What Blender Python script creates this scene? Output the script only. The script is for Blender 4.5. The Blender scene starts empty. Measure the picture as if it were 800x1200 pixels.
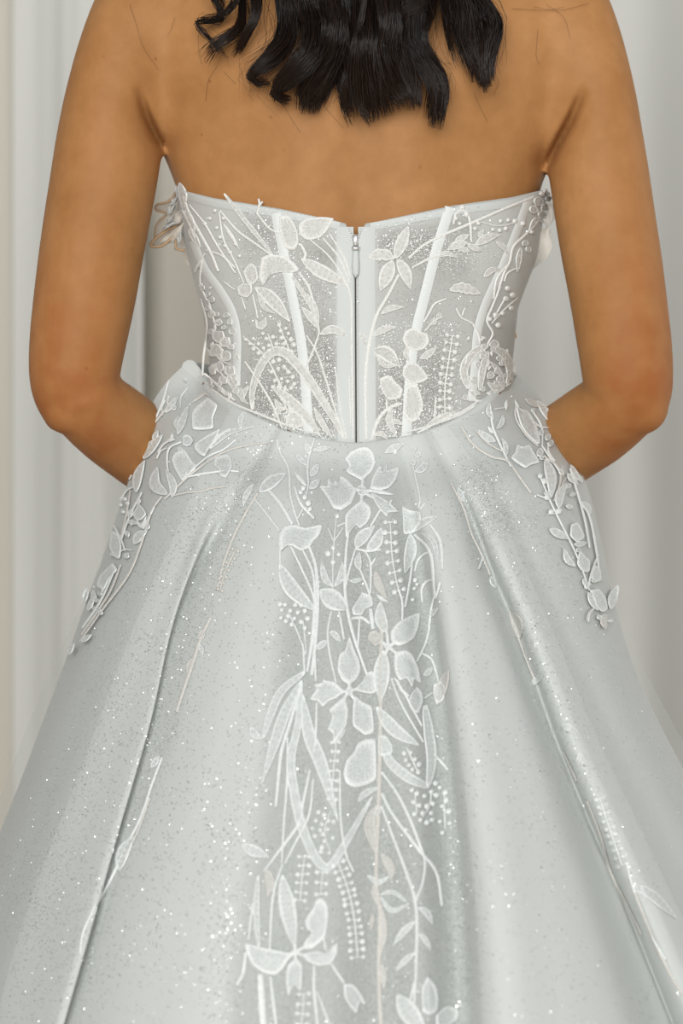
import bpy, bmesh, math, random
import numpy as np
from mathutils import Vector
from mathutils.bvhtree import BVHTree

SC = bpy.context.scene
COL = SC.collection
rng = np.random.default_rng(7)
random.seed(7)

# ------------------------------------------------------------------ camera, light, exposure
CY, CZ, F = -2.0, 0.98, 2700.0          # camera y, camera height, focal length in pixels of the 800x1200 frame
cam_d = bpy.data.cameras.new('camera')
cam_d.sensor_fit = 'VERTICAL'
cam_d.sensor_height = 36.0
cam_d.lens = 36.0 * F / 1200.0
cam_d.clip_start = 0.05
cam_d.dof.use_dof = True
cam_d.dof.focus_distance = 1.99
cam_d.dof.aperture_fstop = 4.5
cam = bpy.data.objects.new('camera', cam_d)
cam.location = (0, CY, CZ)
cam.rotation_euler = (math.pi / 2, 0, 0)
COL.objects.link(cam)
SC.camera = cam

world = bpy.data.worlds.new('room_daylight')
SC.world = world
world.use_nodes = True
bg = world.node_tree.nodes['Background']
bg.inputs[0].default_value = (0.985, 1.0, 0.99, 1)
bg.inputs[1].default_value = 0.35

def area(name, loc, target, sx, sy, power, color):
    d = bpy.data.lights.new(name, 'AREA')
    d.shape = 'RECTANGLE'
    d.size, d.size_y, d.energy, d.color = sx, sy, power, color
    o = bpy.data.objects.new(name, d)
    o.location = loc
    o.rotation_euler = (Vector(target) - Vector(loc)).to_track_quat('-Z', 'Y').to_euler()
    COL.objects.link(o)
    return o

area('window_daylight', (-0.35, -3.5, 1.75), (0.0, 0.1, 1.0), 2.7, 1.7, 200, (1.0, 0.992, 0.972))
area('curtain_fill_light', (2.7, 0.1, 1.05), (0.9, 1.34, 0.8), 1.4, 1.8, 34, (1.0, 0.99, 0.97))  # added fill lamp, evens out the brightness of the curtain behind

SC.view_settings.view_transform = 'Standard'
SC.view_settings.look = 'None'
SC.view_settings.exposure = -0.56
SC.view_settings.gamma = 1.0
SC.view_settings.use_curve_mapping = False

# ------------------------------------------------------------------ helpers
def W(px, py, Y):
    """world point at depth Y that the lens sees at pixel (px, py)"""
    k = (Y - CY) / F
    return ((px - 400.0) * k, Y, CZ - (py - 600.0) * k)

def lin(table, x):
    xs = [t[0] for t in table]; ys = [t[1] for t in table]
    return np.interp(x, xs, ys)

def sstep(a, b, x):
    t = np.clip((x - a) / (b - a), 0, 1)
    return t * t * (3 - 2 * t)

def srgb(r, g, b):
    f = lambda c: c / 12.92 if c <= 0.04045 else ((c + 0.055) / 1.055) ** 2.4
    return (f(r / 255), f(g / 255), f(b / 255), 1)

def mesh_obj(name, verts, faces, m=None, parent=None, smooth=True, attrs=None, label=None, kind=None):
    me = bpy.data.meshes.new(name)
    me.from_pydata([tuple(map(float, v)) for v in verts], [], [tuple(map(int, f)) for f in faces])
    if smooth:
        me.polygons.foreach_set('use_smooth', [True] * len(me.polygons))
    for k, vals in (attrs or {}).items():
        a = me.attributes.new(k, 'FLOAT', 'POINT')
        a.data.foreach_set('value', np.asarray(vals, dtype=np.float32))
    me.update()
    o = bpy.data.objects.new(name, me)
    if m: me.materials.append(m)
    if parent is not None: o.parent = parent
    if label: o['label'] = label
    if kind: o['kind'] = kind
    COL.objects.link(o)
    return o

def grid_faces(nr, nc, closed=False, off=0):
    out = []
    for r in range(nr - 1):
        for c in range(nc if closed else nc - 1):
            d = (c + 1) % nc
            out.append((off + r * nc + c, off + r * nc + d, off + (r + 1) * nc + d, off + (r + 1) * nc + c))
    return out

def catmull(pts, n):
    P = np.asarray(pts, float)
    if len(P) == 2:
        t = np.linspace(0, 1, n)[:, None]
        return P[0] * (1 - t) + P[1] * t
    E = np.vstack([2 * P[0] - P[1], P, 2 * P[-1] - P[-2]])
    seg = np.linalg.norm(np.diff(P, axis=0), axis=1)
    cum = np.concatenate([[0], np.cumsum(seg)])
    s = np.linspace(0, cum[-1], n)
    i = np.clip(np.searchsorted(cum, s, side='right') - 1, 0, len(P) - 2)
    t = ((s - cum[i]) / np.maximum(seg[i], 1e-9))[:, None]
    p0, p1, p2, p3 = E[i], E[i + 1], E[i + 2], E[i + 3]
    return 0.5 * (2 * p1 + (p2 - p0) * t + (2 * p0 - 5 * p1 + 4 * p2 - p3) * t ** 2 + (3 * p1 - p0 - 3 * p2 + p3) * t ** 3)

# ------------------------------------------------------------------ materials
def mat(name, color, rough=0.6, **kw):
    m = bpy.data.materials.new(name)
    m.use_nodes = True
    b = m.node_tree.nodes['Principled BSDF']
    b.inputs['Base Color'].default_value = color
    b.inputs['Roughness'].default_value = rough
    for k, v in kw.items():
        b.inputs[k.replace('_', ' ')].default_value = v
    return m, m.node_tree, b

def noise(nt, scale, detail=3, rough=0.5, coord='Object'):
    tc = nt.nodes.new('ShaderNodeTexCoord')
    n = nt.nodes.new('ShaderNodeTexNoise')
    n.inputs['Scale'].default_value = scale
    n.inputs['Detail'].default_value = detail
    n.inputs['Roughness'].default_value = rough
    nt.links.new(tc.outputs[coord], n.inputs['Vector'])
    return n

def ramp(nt, src, stops):
    r = nt.nodes.new('ShaderNodeValToRGB')
    e = r.color_ramp.elements
    e[0].position, e[0].color = stops[0]
    e[1].position, e[1].color = stops[-1]
    for p, c in stops[1:-1]:
        x = e.new(p); x.color = c
    nt.links.new(src, r.inputs['Fac'])
    return r

def bump(nt, b, src, strength, dist):
    k = nt.nodes.new('ShaderNodeBump')
    k.inputs['Strength'].default_value = strength
    k.inputs['Distance'].default_value = dist
    nt.links.new(src, k.inputs['Height'])
    nt.links.new(k.outputs['Normal'], b.inputs['Normal'])

def mix(nt, fac, a, c, mode='MIX'):
    x = nt.nodes.new('ShaderNodeMix')
    x.data_type = 'RGBA'; x.blend_type = mode
    for sock, v in ((x.inputs['Factor'], fac), (x.inputs['A'], a), (x.inputs['B'], c)):
        if isinstance(v, (tuple, float, int)): sock.default_value = v
        else: nt.links.new(v, sock)
    return x.outputs['Result']

def attr(nt, name):
    a = nt.nodes.new('ShaderNodeAttribute')
    a.attribute_name = name
    return a.outputs['Fac']

# skin: warm tan, faint mottling and freckles
M_SKIN, nt, b = mat('skin', (0.4, 0.2, 0.09, 1), 0.58)
n1 = noise(nt, 9, 4, 0.6)
base = ramp(nt, n1.outputs['Fac'], [(0.28, (0.335, 0.158, 0.053, 1)), (0.72, (0.440, 0.218, 0.084, 1))])
n2 = noise(nt, 60, 3, 0.6)
blot = ramp(nt, n2.outputs['Fac'], [(0.35, (0.95, 0.93, 0.90, 1)), (0.65, (1.04, 1.04, 1.04, 1))])
cA = mix(nt, 1.0, base.outputs['Color'], blot.outputs['Color'], 'MULTIPLY')
n4 = noise(nt, 34, 2, 0.5)
red = ramp(nt, n4.outputs['Fac'], [(0.40, (0.55, 0.55, 0.55, 1)), (0.68, (1, 1, 1, 1))])
red_on = nt.nodes.new('ShaderNodeMath'); red_on.operation = 'MULTIPLY'
nt.links.new(red.outputs['Color'], red_on.inputs[0]); nt.links.new(attr(nt, 'ruddy'), red_on.inputs[1])
cR = mix(nt, red_on.outputs[0], cA, (0.305, 0.098, 0.026, 1))
vo = nt.nodes.new('ShaderNodeTexVoronoi'); vo.inputs['Scale'].default_value = 26
tc = nt.nodes.new('ShaderNodeTexCoord'); nt.links.new(tc.outputs['Object'], vo.inputs['Vector'])
fr = ramp(nt, vo.outputs['Distance'], [(0.030, (0.72, 0.62, 0.52, 1)), (0.055, (1, 1, 1, 1))])
cB = mix(nt, 0.6, cR, fr.outputs['Color'], 'MULTIPLY')
nt.links.new(cB, b.inputs['Base Color'])
b.inputs['Subsurface Weight'].default_value = 0.12
b.inputs['Subsurface Radius'].default_value = (0.012, 0.005, 0.002)
b.inputs['Subsurface Scale'].default_value = 0.6
b.inputs['Specular IOR Level'].default_value = 0.20
n3 = noise(nt, 420, 2, 0.5)
bump(nt, b, n3.outputs['Fac'], 0.16, 0.0012)

def cloth(name, light, dark, rough, weave=1300, attrname='sheer', see=None, sheen=0.2):
    m, nt, b = mat(name, light, rough)
    sp = noise(nt, 700, 2, 0.6)
    spk = ramp(nt, sp.outputs['Fac'], [(0.42, (0, 0, 0, 1)), (0.66, (1, 1, 1, 1))])
    a = attr(nt, attrname)
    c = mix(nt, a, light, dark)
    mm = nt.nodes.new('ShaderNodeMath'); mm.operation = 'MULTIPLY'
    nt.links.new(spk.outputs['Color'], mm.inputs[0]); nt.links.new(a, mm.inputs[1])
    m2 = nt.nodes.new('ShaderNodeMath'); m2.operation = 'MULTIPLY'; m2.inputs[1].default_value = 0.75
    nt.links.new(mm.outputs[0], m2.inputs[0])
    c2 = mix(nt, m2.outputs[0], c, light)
    nt.links.new(c2, b.inputs['Base Color'])
    b.inputs['Sheen Weight'].default_value = sheen
    b.inputs['Specular IOR Level'].default_value = 0.25
    w = noise(nt, weave, 2, 0.5)
    bump(nt, b, w.outputs['Fac'], 0.25, 0.0008)
    if see:
        tr = nt.nodes.new('ShaderNodeBsdfTransparent')
        mx = nt.nodes.new('ShaderNodeMixShader')
        nt.links.new(attr(nt, see), mx.inputs['Fac'])
        nt.links.new(b.outputs[0], mx.inputs[1]); nt.links.new(tr.outputs[0], mx.inputs[2])
        nt.links.new(mx.outputs[0], nt.nodes['Material Output'].inputs['Surface'])
    return m

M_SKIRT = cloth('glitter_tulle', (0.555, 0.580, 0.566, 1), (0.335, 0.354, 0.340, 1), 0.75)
M_BODICE = cloth('corset_net', (0.50, 0.515, 0.498, 1), (0.27, 0.262, 0.245, 1), 0.6, see='open')
M_BAND, nt, b = mat('satin_band', (0.54, 0.565, 0.555, 1), 0.6)
bump(nt, b, noise(nt, 900).outputs['Fac'], 0.15, 0.0006)

def lace(name, cord, inner, rough=0.6):
    m, nt, b = mat(name, cord, rough)
    a = attr(nt, 'cord')
    th = noise(nt, 520, 2, 0.6)
    t = ramp(nt, th.outputs['Fac'], [(0.38, (0.86, 0.86, 0.86, 1)), (0.62, (1, 1, 1, 1))])
    c = mix(nt, a, inner, cord)
    c = mix(nt, 1.0, c, t.outputs['Color'], 'MULTIPLY')
    nt.links.new(c, b.inputs['Base Color'])
    b.inputs['Sheen Weight'].default_value = 0.15
    bump(nt, b, th.outputs['Fac'], 0.5, 0.0012)
    return m

M_LACE = lace('ivory_embroidery', (0.79, 0.82, 0.81, 1), (0.53, 0.56, 0.548, 1))
M_LACEB = lace('ivory_embroidery_on_bodice', (0.78, 0.785, 0.755, 1), (0.52, 0.522, 0.50, 1))
M_BEIGE = lace('champagne_embroidery', (0.635, 0.622, 0.585, 1), (0.56, 0.565, 0.543, 1))
M_GLINT, nt, b = mat('white_glint', (0.74, 0.76, 0.75, 1), 0.35)  # plain white for glitter, its sparkle put into the colour
M_SEQ, nt, b = mat('sequin', (0.74, 0.76, 0.75, 1), 0.36, Metallic=0.85)
M_ZIP, nt, b = mat('zipper_metal', (0.72, 0.72, 0.71, 1), 0.3, Metallic=0.8)
M_BONE, nt, b = mat('satin_boning', (0.66, 0.685, 0.675, 1), 0.55)
M_ZIP_GAP, nt, b = mat('dark_zipper_gap', (0.035, 0.032, 0.03, 1), 0.8)  # near-black, stands in for the shade inside the zip gap
M_STITCH, nt, b = mat('bronze_thread', (0.17, 0.115, 0.07, 1), 0.5)
M_BROWN, nt, b = mat('tan_organza_edge', (0.42, 0.28, 0.16, 1), 0.6)

def veil(name, color, thru):
    m, nt, b = mat(name, color, 0.6)
    tr = nt.nodes.new('ShaderNodeBsdfTransparent')
    mx = nt.nodes.new('ShaderNodeMixShader')
    mx.inputs['Fac'].default_value = thru
    nt.links.new(b.outputs[0], mx.inputs[1]); nt.links.new(tr.outputs[0], mx.inputs[2])
    nt.links.new(mx.outputs[0], nt.nodes['Material Output'].inputs['Surface'])
    return m
M_VEIL = veil('sheer_tulle', (0.62, 0.64, 0.63, 1), 0.80)
M_ORGANZA = veil('sheer_organza', (0.74, 0.68, 0.60, 1), 0.45)

M_HAIR, nt, b = mat('dark_brown_hair', (0.012, 0.008, 0.006, 1), 0.26)
a = attr(nt, 'tint')
nt.links.new(mix(nt, a, (0.005, 0.0032, 0.0025, 1), (0.040, 0.019, 0.010, 1)), b.inputs['Base Color'])
b.inputs['Specular IOR Level'].default_value = 0.34

M_CURT, nt, b = mat('white_curtain', (0.69, 0.69, 0.652, 1), 0.8)
bump(nt, b, noise(nt, 300).outputs['Fac'], 0.1, 0.001)
M_WALL, nt, b = mat('warm_white_plaster', (0.74, 0.70, 0.62, 1), 0.85)
M_FLOOR, nt, b = mat('pale_oak', (0.42, 0.36, 0.29, 1), 0.5)
wv = nt.nodes.new('ShaderNodeTexWave'); wv.inputs['Scale'].default_value = 2.5; wv.inputs['Distortion'].default_value = 6
tc = nt.nodes.new('ShaderNodeTexCoord'); nt.links.new(tc.outputs['Object'], wv.inputs['Vector'])
nt.links.new(ramp(nt, wv.outputs['Fac'], [(0, (0.36, 0.30, 0.24, 1)), (1, (0.48, 0.42, 0.35, 1))]).outputs['Color'], b.inputs['Base Color'])
M_ROD, nt, b = mat('brushed_rod', (0.5, 0.48, 0.45, 1), 0.4, Metallic=0.9)

# ------------------------------------------------------------------ setting
def box(name, x0, x1, y0, y1, z0, z1, m, parent=None, kind=None):
    v = [(x, y, z) for x in (x0, x1) for y in (y0, y1) for z in (z0, z1)]
    f = [(0, 1, 3, 2), (4, 6, 7, 5), (0, 4, 5, 1), (2, 3, 7, 6), (0, 2, 6, 4), (1, 5, 7, 3)]
    return mesh_obj(name, v, f, m, parent, smooth=False, kind=kind)

floor = box('floor', -3, 3, -4.2, 1.75, -0.06, -0.003, M_FLOOR, kind='structure')
PL = [-3 + i * 0.15 for i in range(41)]
wall = box('wall_back', -3, 3, 1.42, 1.75, -0.003, 2.9, M_WALL, kind='structure')
base = box('baseboard_back', -3, 3, 1.40, 1.42, -0.003, 0.12, M_BAND, kind='structure')

def tube_mesh(pts, r, ns=10):
    P = np.asarray(pts, float); n = len(P)
    R = np.broadcast_to(np.asarray(r, float), (n,))
    T = np.gradient(P, axis=0); T /= np.linalg.norm(T, axis=1)[:, None]
    up = np.array([0.13, 0.31, 0.94])
    A = np.cross(T, up); A /= np.linalg.norm(A, axis=1)[:, None]
    B = np.cross(T, A)
    th = np.linspace(0, 2 * np.pi, ns, endpoint=False)
    V = P[:, None, :] + R[:, None, None] * (np.cos(th)[None, :, None] * A[:, None, :] + np.sin(th)[None, :, None] * B[:, None, :])
    f = grid_faces(n, ns, True)
    f.append(tuple(range(ns))[::-1]); f.append(tuple((n - 1) * ns + i for i in range(ns)))
    return V.reshape(-1, 3), f

def curtain(x0, x1, y, folds, seed, label, depth=0.020):
    root = bpy.data.objects.new('curtain', None)
    root.location = ((x0 + x1) / 2, y, 0.0)
    root['label'] = label; root['category'] = 'curtain'
    COL.objects.link(root)
    r = np.random.default_rng(seed)
    nc, nr = 150, 14
    s = np.linspace(0, 1, nc)
    ph = r.uniform(0, 6.3, 4)
    warp = s + 0.035 * np.sin(2 * np.pi * 2.3 * s + ph[0]) + 0.02 * np.sin(2 * np.pi * 5.1 * s + ph[1])
    V = []
    for i in range(nr):
        z = 0.012 + (2.60 - 0.012) * i / (nr - 1)
        amp = depth + 0.003 * math.sin(i * 0.7 + ph[3])
        yy = amp * np.sin(2 * np.pi * folds * warp + 0.12 * math.sin(i * 0.5)) + 0.3 * depth * np.sin(2 * np.pi * folds * 2.1 * s + ph[2])
        for k in range(nc):
            V.append(((s[k] - 0.5) * (x1 - x0), yy[k], z))
    me = mesh_obj('drape', V, grid_faces(nr, nc), M_CURT, root)
    sd = me.modifiers.new('cloth_thickness', 'SOLIDIFY'); sd.thickness = 0.003
    for k in range(9):
        x = ((k + 0.5) / 9 - 0.5) * (x1 - x0)
        th = np.linspace(0, 2 * np.pi, 17)
        v, f = tube_mesh([(x, 0.024 * math.cos(t), 2.622 + 0.024 * math.sin(t)) for t in th], 0.0028, 6)
        mesh_obj('curtain_ring', v, f, M_ROD, root)
    return root

curtain(-0.476, -0.287, 1.34, 1.6, 3, 'narrow off white curtain hanging on the left of the bride', 0.010)
curtain(-0.185, 1.55, 1.34, 7.5, 5, 'wide off white curtain hanging behind and to the right of the bride')
rod = bpy.data.objects.new('curtain_rod', None); rod.location = (0, 1.34, 2.63)
rod['label'] = 'brushed metal curtain rod above the frame carrying both curtains'; rod['category'] = 'curtain rod'
COL.objects.link(rod)
v, f = tube_mesh([(-1.75, 0, 0), (1.75, 0, 0)], 0.012, 12); mesh_obj('pole', v, f, M_ROD, rod)
for s in (-1, 1):
    v, f = tube_mesh([(s * 1.66, 0.0, 0), (s * 1.66, 0.082, 0)], 0.008, 8); mesh_obj('bracket', v, f, M_ROD, rod)
    v, f = tube_mesh([(s * 1.75, 0, 0), (s * 1.77, 0, 0), (s * 1.79, 0, 0), (s * 1.81, 0, 0)], [0.012, 0.024, 0.024, 0.008], 12); mesh_obj('finial', v, f, M_ROD, rod)

# ------------------------------------------------------------------ the bride
person = bpy.data.objects.new('person', None)
person.location = (0.0156, 0.1, 0.0)
person['label'] = 'bride seen from behind in a strapless ivory embroidered wedding gown, arms bent forward'
person['category'] = 'person'
COL.objects.link(person)
PX, PY = 0.0156, 0.1
bpy.context.view_layer.update()

def child(o):
    o.parent = person
    o.matrix_parent_inverse = person.matrix_world.inverted()
    return o

# ---- body: lofted limbs and trunk merged to one skin
bm_v, bm_f = [], []
def add(v, f):
    o = len(bm_v)
    bm_v.extend([tuple(map(float, p)) for p in np.asarray(v).reshape(-1, 3)])
    bm_f.extend([tuple(i + o for i in q) for q in f])

def ring_loft(rings):
    n = len(rings[0]); m_ = len(rings)
    f = grid_faces(m_, n, True)
    f.append(tuple(range(n))[::-1]); f.append(tuple((m_ - 1) * n + i for i in range(n)))
    add(np.array(rings), f)

TORSO = [  # z, half width, y back, y front
    (0.78, .168, -.015, .205), (0.86, .170, -.020, .205), (0.95, .160, -.012, .200), (1.02, .148, -.004, .195), (1.07, .136, .006, .188),
    (1.112, .132, .006, .185), (1.16, .138, .006, .188), (1.22, .152, .002, .198), (1.274, .164, -.003, .212), (1.3145, .182, -.005, .212),
    (1.36, .200, -.006, .205), (1.41, .206, -.002, .190), (1.45, .190, .006, .178), (1.49, .130, .026, .168), (1.52, .080, .045, .160),
    (1.55, .058, .052, .152), (1.62, .054, .052, .150), (1.66, .050, .06, .150)]
TZ = np.array([t[0] for t in TORSO]); zz = np.concatenate([np.linspace(0.78, 1.66, 90)])
NT = 72
th = np.linspace(0, 2 * np.pi, NT, endpoint=False)
def ctab(col):
    # smooth interpolation of a table column
    y = np.array([t[col] for t in TORSO])
    yi = np.interp(zz, TZ, y)
    k = np.array([1, 3, 5, 3, 1]) / 13.0
    for _ in range(3):
        p = np.pad(yi, 2, mode='edge'); yi = np.convolve(p, k, 'valid')
    return yi
HWs, YBs, YFs = ctab(1), ctab(2), ctab(3)
rings = []
for z, hw, yb, yf in zip(zz, HWs, YBs, YFs):
    p = 2.35 + .45 * float(sstep(1.33, 1.40, z))
    c, s = np.cos(th), np.sin(th)
    ex = np.sign(c) * np.abs(c) ** (2 / p); ey = np.sign(s) * np.abs(s) ** (2 / p)
    ym, hd = PY, None
    y = np.where(ey < 0, PY + ey * (PY - yb), PY + ey * (yf - PY))
    x = PX + ex * hw
    rings.append(np.stack([x, y, np.full(NT, z)], 1))
ring_loft(rings)

def ell(c, r, nu=20, nv=12):
    v = []; f = []
    for i in range(nv + 1):
        ph = math.pi * i / nv
        for j in range(nu):
            t = 2 * math.pi * j / nu
            v.append((c[0] + r[0] * max(math.sin(ph), 1e-3) * math.cos(t), c[1] + r[1] * max(math.sin(ph), 1e-3) * math.sin(t), c[2] + r[2] * math.cos(ph)))
    f = [(i * nu + j, (i + 1) * nu + j, (i + 1) * nu + (j + 1) % nu, i * nu + (j + 1) % nu) for i in range(nv) for j in range(nu)]
    f.append(tuple(range(nu))); f.append(tuple(nv * nu + j for j in range(nu))[::-1])
    add(v, f)

# head with jaw, nose, ears, lips (out of the frame, above it)
ell((PX, 0.105, 1.705), (.074, .096, .108)); ell((PX, 0.145, 1.645), (.052, .060, .060))
ell((PX, 0.205, 1.680), (.012, .018, .024)); ell((PX, 0.200, 1.640), (.022, .010, .009))
for s in (-1, 1):
    ell((PX + s * .074, 0.105, 1.69), (.009, .020, .031)); ell((PX + s * .076, .200, 1.24), (.062, .052, .062))
    # legs and feet
    ztab = [(0.80, .085, .09), (0.62, .074, .09), (0.48, .056, .095), (0.40, .052, .10), (0.30, .053, .085), (0.16, .036, .09), (0.07, .033, .09)]
    rr = [[(PX + s * .085 * (0.7 + .3 * z / .8) + r * math.cos(t), y + r * math.sin(t), z) for t in np.linspace(0, 2 * np.pi, 20, endpoint=False)] for z, r, y in ztab]
    ring_loft(rr)
    ell((PX + s * .066, .15, .034), (.040, .115, .034)); ell((PX + s * .066, .10, .05), (.035, .045, .05))

def arm(slices, fore, sgn):
    """slices: (py, x left, x right, y centre, depth factor); fore: (px, py, Y, radius in m)"""
    S = np.array(slices, float)
    py = np.linspace(S[0, 0], S[-1, 0], 60)
    c = [np.interp(py, S[:, 0], S[:, k]) for k in range(1, 5)]
    k = np.array([1, 2, 3, 2, 1]) / 9.0
    for q in range(4):
        for _ in range(2):
            c[q] = np.convolve(np.pad(c[q], 2, mode='reflect', reflect_type='odd'), k, 'valid')
    rings = []
    for p, xl, xr, Y, df in zip(py, *c):
        l, r = W(xl, p, Y), W(xr, p, Y)
        cx, rx, z = (l[0] + r[0]) / 2, (r[0] - l[0]) / 2, l[2]
        t = np.linspace(0, 2 * np.pi, 28, endpoint=False)
        rings.append(np.stack([cx + rx * np.cos(t), Y + rx * df * np.sin(t), np.full(28, z)], 1))
    ring_loft(rings)
    P = catmull([W(a, b_, Y) for a, b_, Y, _ in fore], 34)
    R = np.interp(np.linspace(0, 1, 34), np.linspace(0, 1, len(fore)), [q[3] for q in fore])
    v, f = tube_mesh(P, R, 22); add(v, f)
    return P

armL = arm([(-75, 170, 275, .095, .85), (-50, 137, 268, .093, .9), (0, 110, 235, .064, .9), (50, 92, 210, .058, .95), (110, 76, 190, .056, 1), (165, 65, 191, .056, 1), (200, 60, 187, .057, 1),
            (250, 52, 178, .056, 1), (300, 45, 168, .055, 1), (350, 39, 160, .056, 1), (400, 34, 149, .052, 1), (440, 33, 140, .05, 1), (468, 37, 137, .05, 1), (490, 47, 122, .05, .9), (503, 58, 98, .05, .8)],
           [(97, 452, .050, .034), (99, 468, .052, .0385), (132, 497, .085, .0385), (185, 537, .14, .036), (240, 575, .21, .030), (300, 610, .27, .024)], -1)
armR = arm([(-75, 548, 655, .095, .85), (-50, 556, 690, .093, .9), (0, 596, 715, .064, .9), (50, 620, 731, .058, .95), (110, 640, 745, .056, 1), (165, 641, 754, .056, 1), (200, 642, 760, .057, 1),
            (250, 649, 767, .056, 1), (300, 657, 775, .055, 1), (350, 667, 781, .056, 1), (400, 675, 787, .052, 1), (440, 682, 789, .05, 1), (468, 684, 788, .05, 1), (488, 700, 782, .05, .9), (501, 722, 770, .05, .8)],
           [(738, 450, .050, .034), (735, 466, .052, .0385), (700, 495, .085, .0385), (648, 530, .14, .036), (590, 572, .21, .030), (530, 610, .27, .024)], 1)

for cx_, cy_ in ((80, 476), (751, 476)):           # point of the elbow
    ell(W(cx_, cy_, .046), (.0245, .025, .0255))
# hands resting together in front: palm, four bent fingers and a thumb each
for P, s in ((armL, -1), (armR, 1)):
    wr = P[-1]; d = np.array([-s * .75, .30, -.42]); d /= np.linalg.norm(d)
    side = np.cross(d, (0, 1, 0)); side /= np.linalg.norm(side)
    pc = wr + d * .045
    v, f = tube_mesh([wr - d * .02, wr, wr + d * .03, wr + d * .06, wr + d * .085], [.022, .021, .026, .028, .018], 14); add(v, f)
    for k, L in enumerate((.062, .070, .066, .052)):
        o0 = wr + d * .078 + side * (-.024 + .016 * k)
        bend = np.array([-s * .2, -.35, -.9])
        pts = [o0, o0 + d * L * .45, o0 + d * L * .75 + bend * .010, o0 + d * L * .92 + bend * .026]
        v, f = tube_mesh(catmull(pts, 8), np.linspace(.0085, .0062, 8), 8); add(v, f)
    o0 = wr + d * .02 - side * .022
    v, f = tube_mesh(catmull([o0, o0 - side * .02 + d * .018, o0 - side * .026 + d * .048], 7), np.linspace(.011, .007, 7), 8); add(v, f)

tmp_me = bpy.data.meshes.new('body_tmp')
tmp_me.from_pydata(bm_v, [], bm_f); tmp_me.update()
tmp = bpy.data.objects.new('body_tmp', tmp_me); COL.objects.link(tmp)
rm = tmp.modifiers.new('r', 'REMESH'); rm.mode = 'VOXEL'; rm.voxel_size = 0.0034; rm.use_smooth_shade = True
sm = tmp.modifiers.new('s', 'SMOOTH'); sm.factor = 0.5; sm.iterations = 4
dg = bpy.context.evaluated_depsgraph_get()
body_me = bpy.data.meshes.new_from_object(tmp.evaluated_get(dg))
bpy.data.objects.remove(tmp)
body_me.name = 'body'
co = np.empty(len(body_me.vertices) * 3, np.float32); body_me.vertices.foreach_get('co', co); co = co.reshape(-1, 3)
x, y, z = co[:, 0] - PX, co[:, 1], co[:, 2]
back = sstep(.07, .03, y) * sstep(1.10, 1.2, z) * sstep(1.52, 1.45, z) * sstep(.19, .15, np.abs(x))
dy = 0.0042 * np.exp(-(x / .017) ** 2) * (0.5 + 0.5 * sstep(1.36, 1.26, z))                         # spine furrow
for s in (-1, 1):
    dy -= 0.0085 * np.exp(-(((x - s * .098) / .045) ** 2 + ((z - 1.385) / .055) ** 2))               # shoulder blades
    dy -= 0.0030 * np.exp(-(((x - s * .048) / .022) ** 2)) * sstep(1.42, 1.30, z)                    # long back muscles
    dy += 0.0045 * np.exp(-(((x - s * .115) / .030) ** 2 + ((z - 1.315) / .035) ** 2))               # hollow below the blade
co[:, 1] += dy * back
# folds where the arms meet the back: relax the joint, then press the crease in
def pix(c): return 400 + c[:, 0] * F / (c[:, 1] - CY), 600 - (c[:, 2] - CZ) * F / (c[:, 1] - CY)
def seg_d(px, py, pts):
    d = np.full(len(px), 1e9); tt = np.zeros(len(px)); n_ = len(pts) - 1
    for i in range(n_):
        a_, b__ = np.array(pts[i], float), np.array(pts[i + 1], float); ab = b__ - a_
        t_ = np.clip(((px - a_[0]) * ab[0] + (py - a_[1]) * ab[1]) / (ab @ ab), 0, 1)
        dd = np.hypot(px - a_[0] - t_ * ab[0], py - a_[1] - t_ * ab[1])
        tt = np.where(dd < d, (i + t_) / n_, tt); d = np.minimum(d, dd)
    return d, tt
CREASES = ([(161, 96), (165, 114), (171, 134), (180, 153), (190, 170)], [(684, 95), (680, 114), (670, 138), (657, 162), (642, 192)])
ed = np.empty(len(body_me.edges) * 2, np.int32); body_me.edges.foreach_get('vertices', ed); ed = ed.reshape(-1, 2)
deg = np.bincount(ed.reshape(-1), minlength=len(co)).astype(float)[:, None]
for it in range(90):
    px_, py_ = pix(co)
    wgt = np.zeros(len(co))
    for cr in CREASES:
        d_, _ = seg_d(px_, py_, [(cr[0][0] + (18 if cr[0][0] < 420 else -18), -40), (cr[0][0] + (14 if cr[0][0] < 420 else -14), 90), (cr[-1][0], cr[-1][1])])
        wgt = np.maximum(wgt, np.exp(-(d_ / 34) ** 2) * (co[:, 1] < .09) * sstep(182, 150, py_))
    acc = np.zeros_like(co)
    np.add.at(acc, ed[:, 0], co[ed[:, 1]]); np.add.at(acc, ed[:, 1], co[ed[:, 0]])
    co += (acc / deg - co) * (0.5 * wgt)[:, None].astype(np.float32)
px_, py_ = pix(co)
for cr in CREASES:
    d_, t_ = seg_d(px_, py_, cr)
    co[:, 1] += (co[:, 1] < .085) * (0.032 * np.exp(-(d_ / 4.6) ** 2) * sstep(-.02, .8, t_) * (1 - .75 * sstep(.88, 1.0, t_)) + 0.010 * np.exp(-(d_ / 15) ** 2) * sstep(0, .7, t_))
body_me.vertices.foreach_set('co', co.reshape(-1))
arms = sstep(.185, .23, np.abs(x)) * (0.28 * sstep(1.46, 1.34, z) + 0.72 * sstep(1.26, 1.08, z))
at_ = body_me.attributes.new('ruddy', 'FLOAT', 'POINT'); at_.data.foreach_set('value', (arms * 0.85).astype(np.float32))
body_me.materials.clear(); body_me.materials.append(M_SKIN)
body_me.polygons.foreach_set('use_smooth', [True] * len(body_me.polygons))
body_me.update()
body = bpy.data.objects.new('body', body_me); COL.objects.link(body); child(body)
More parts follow.
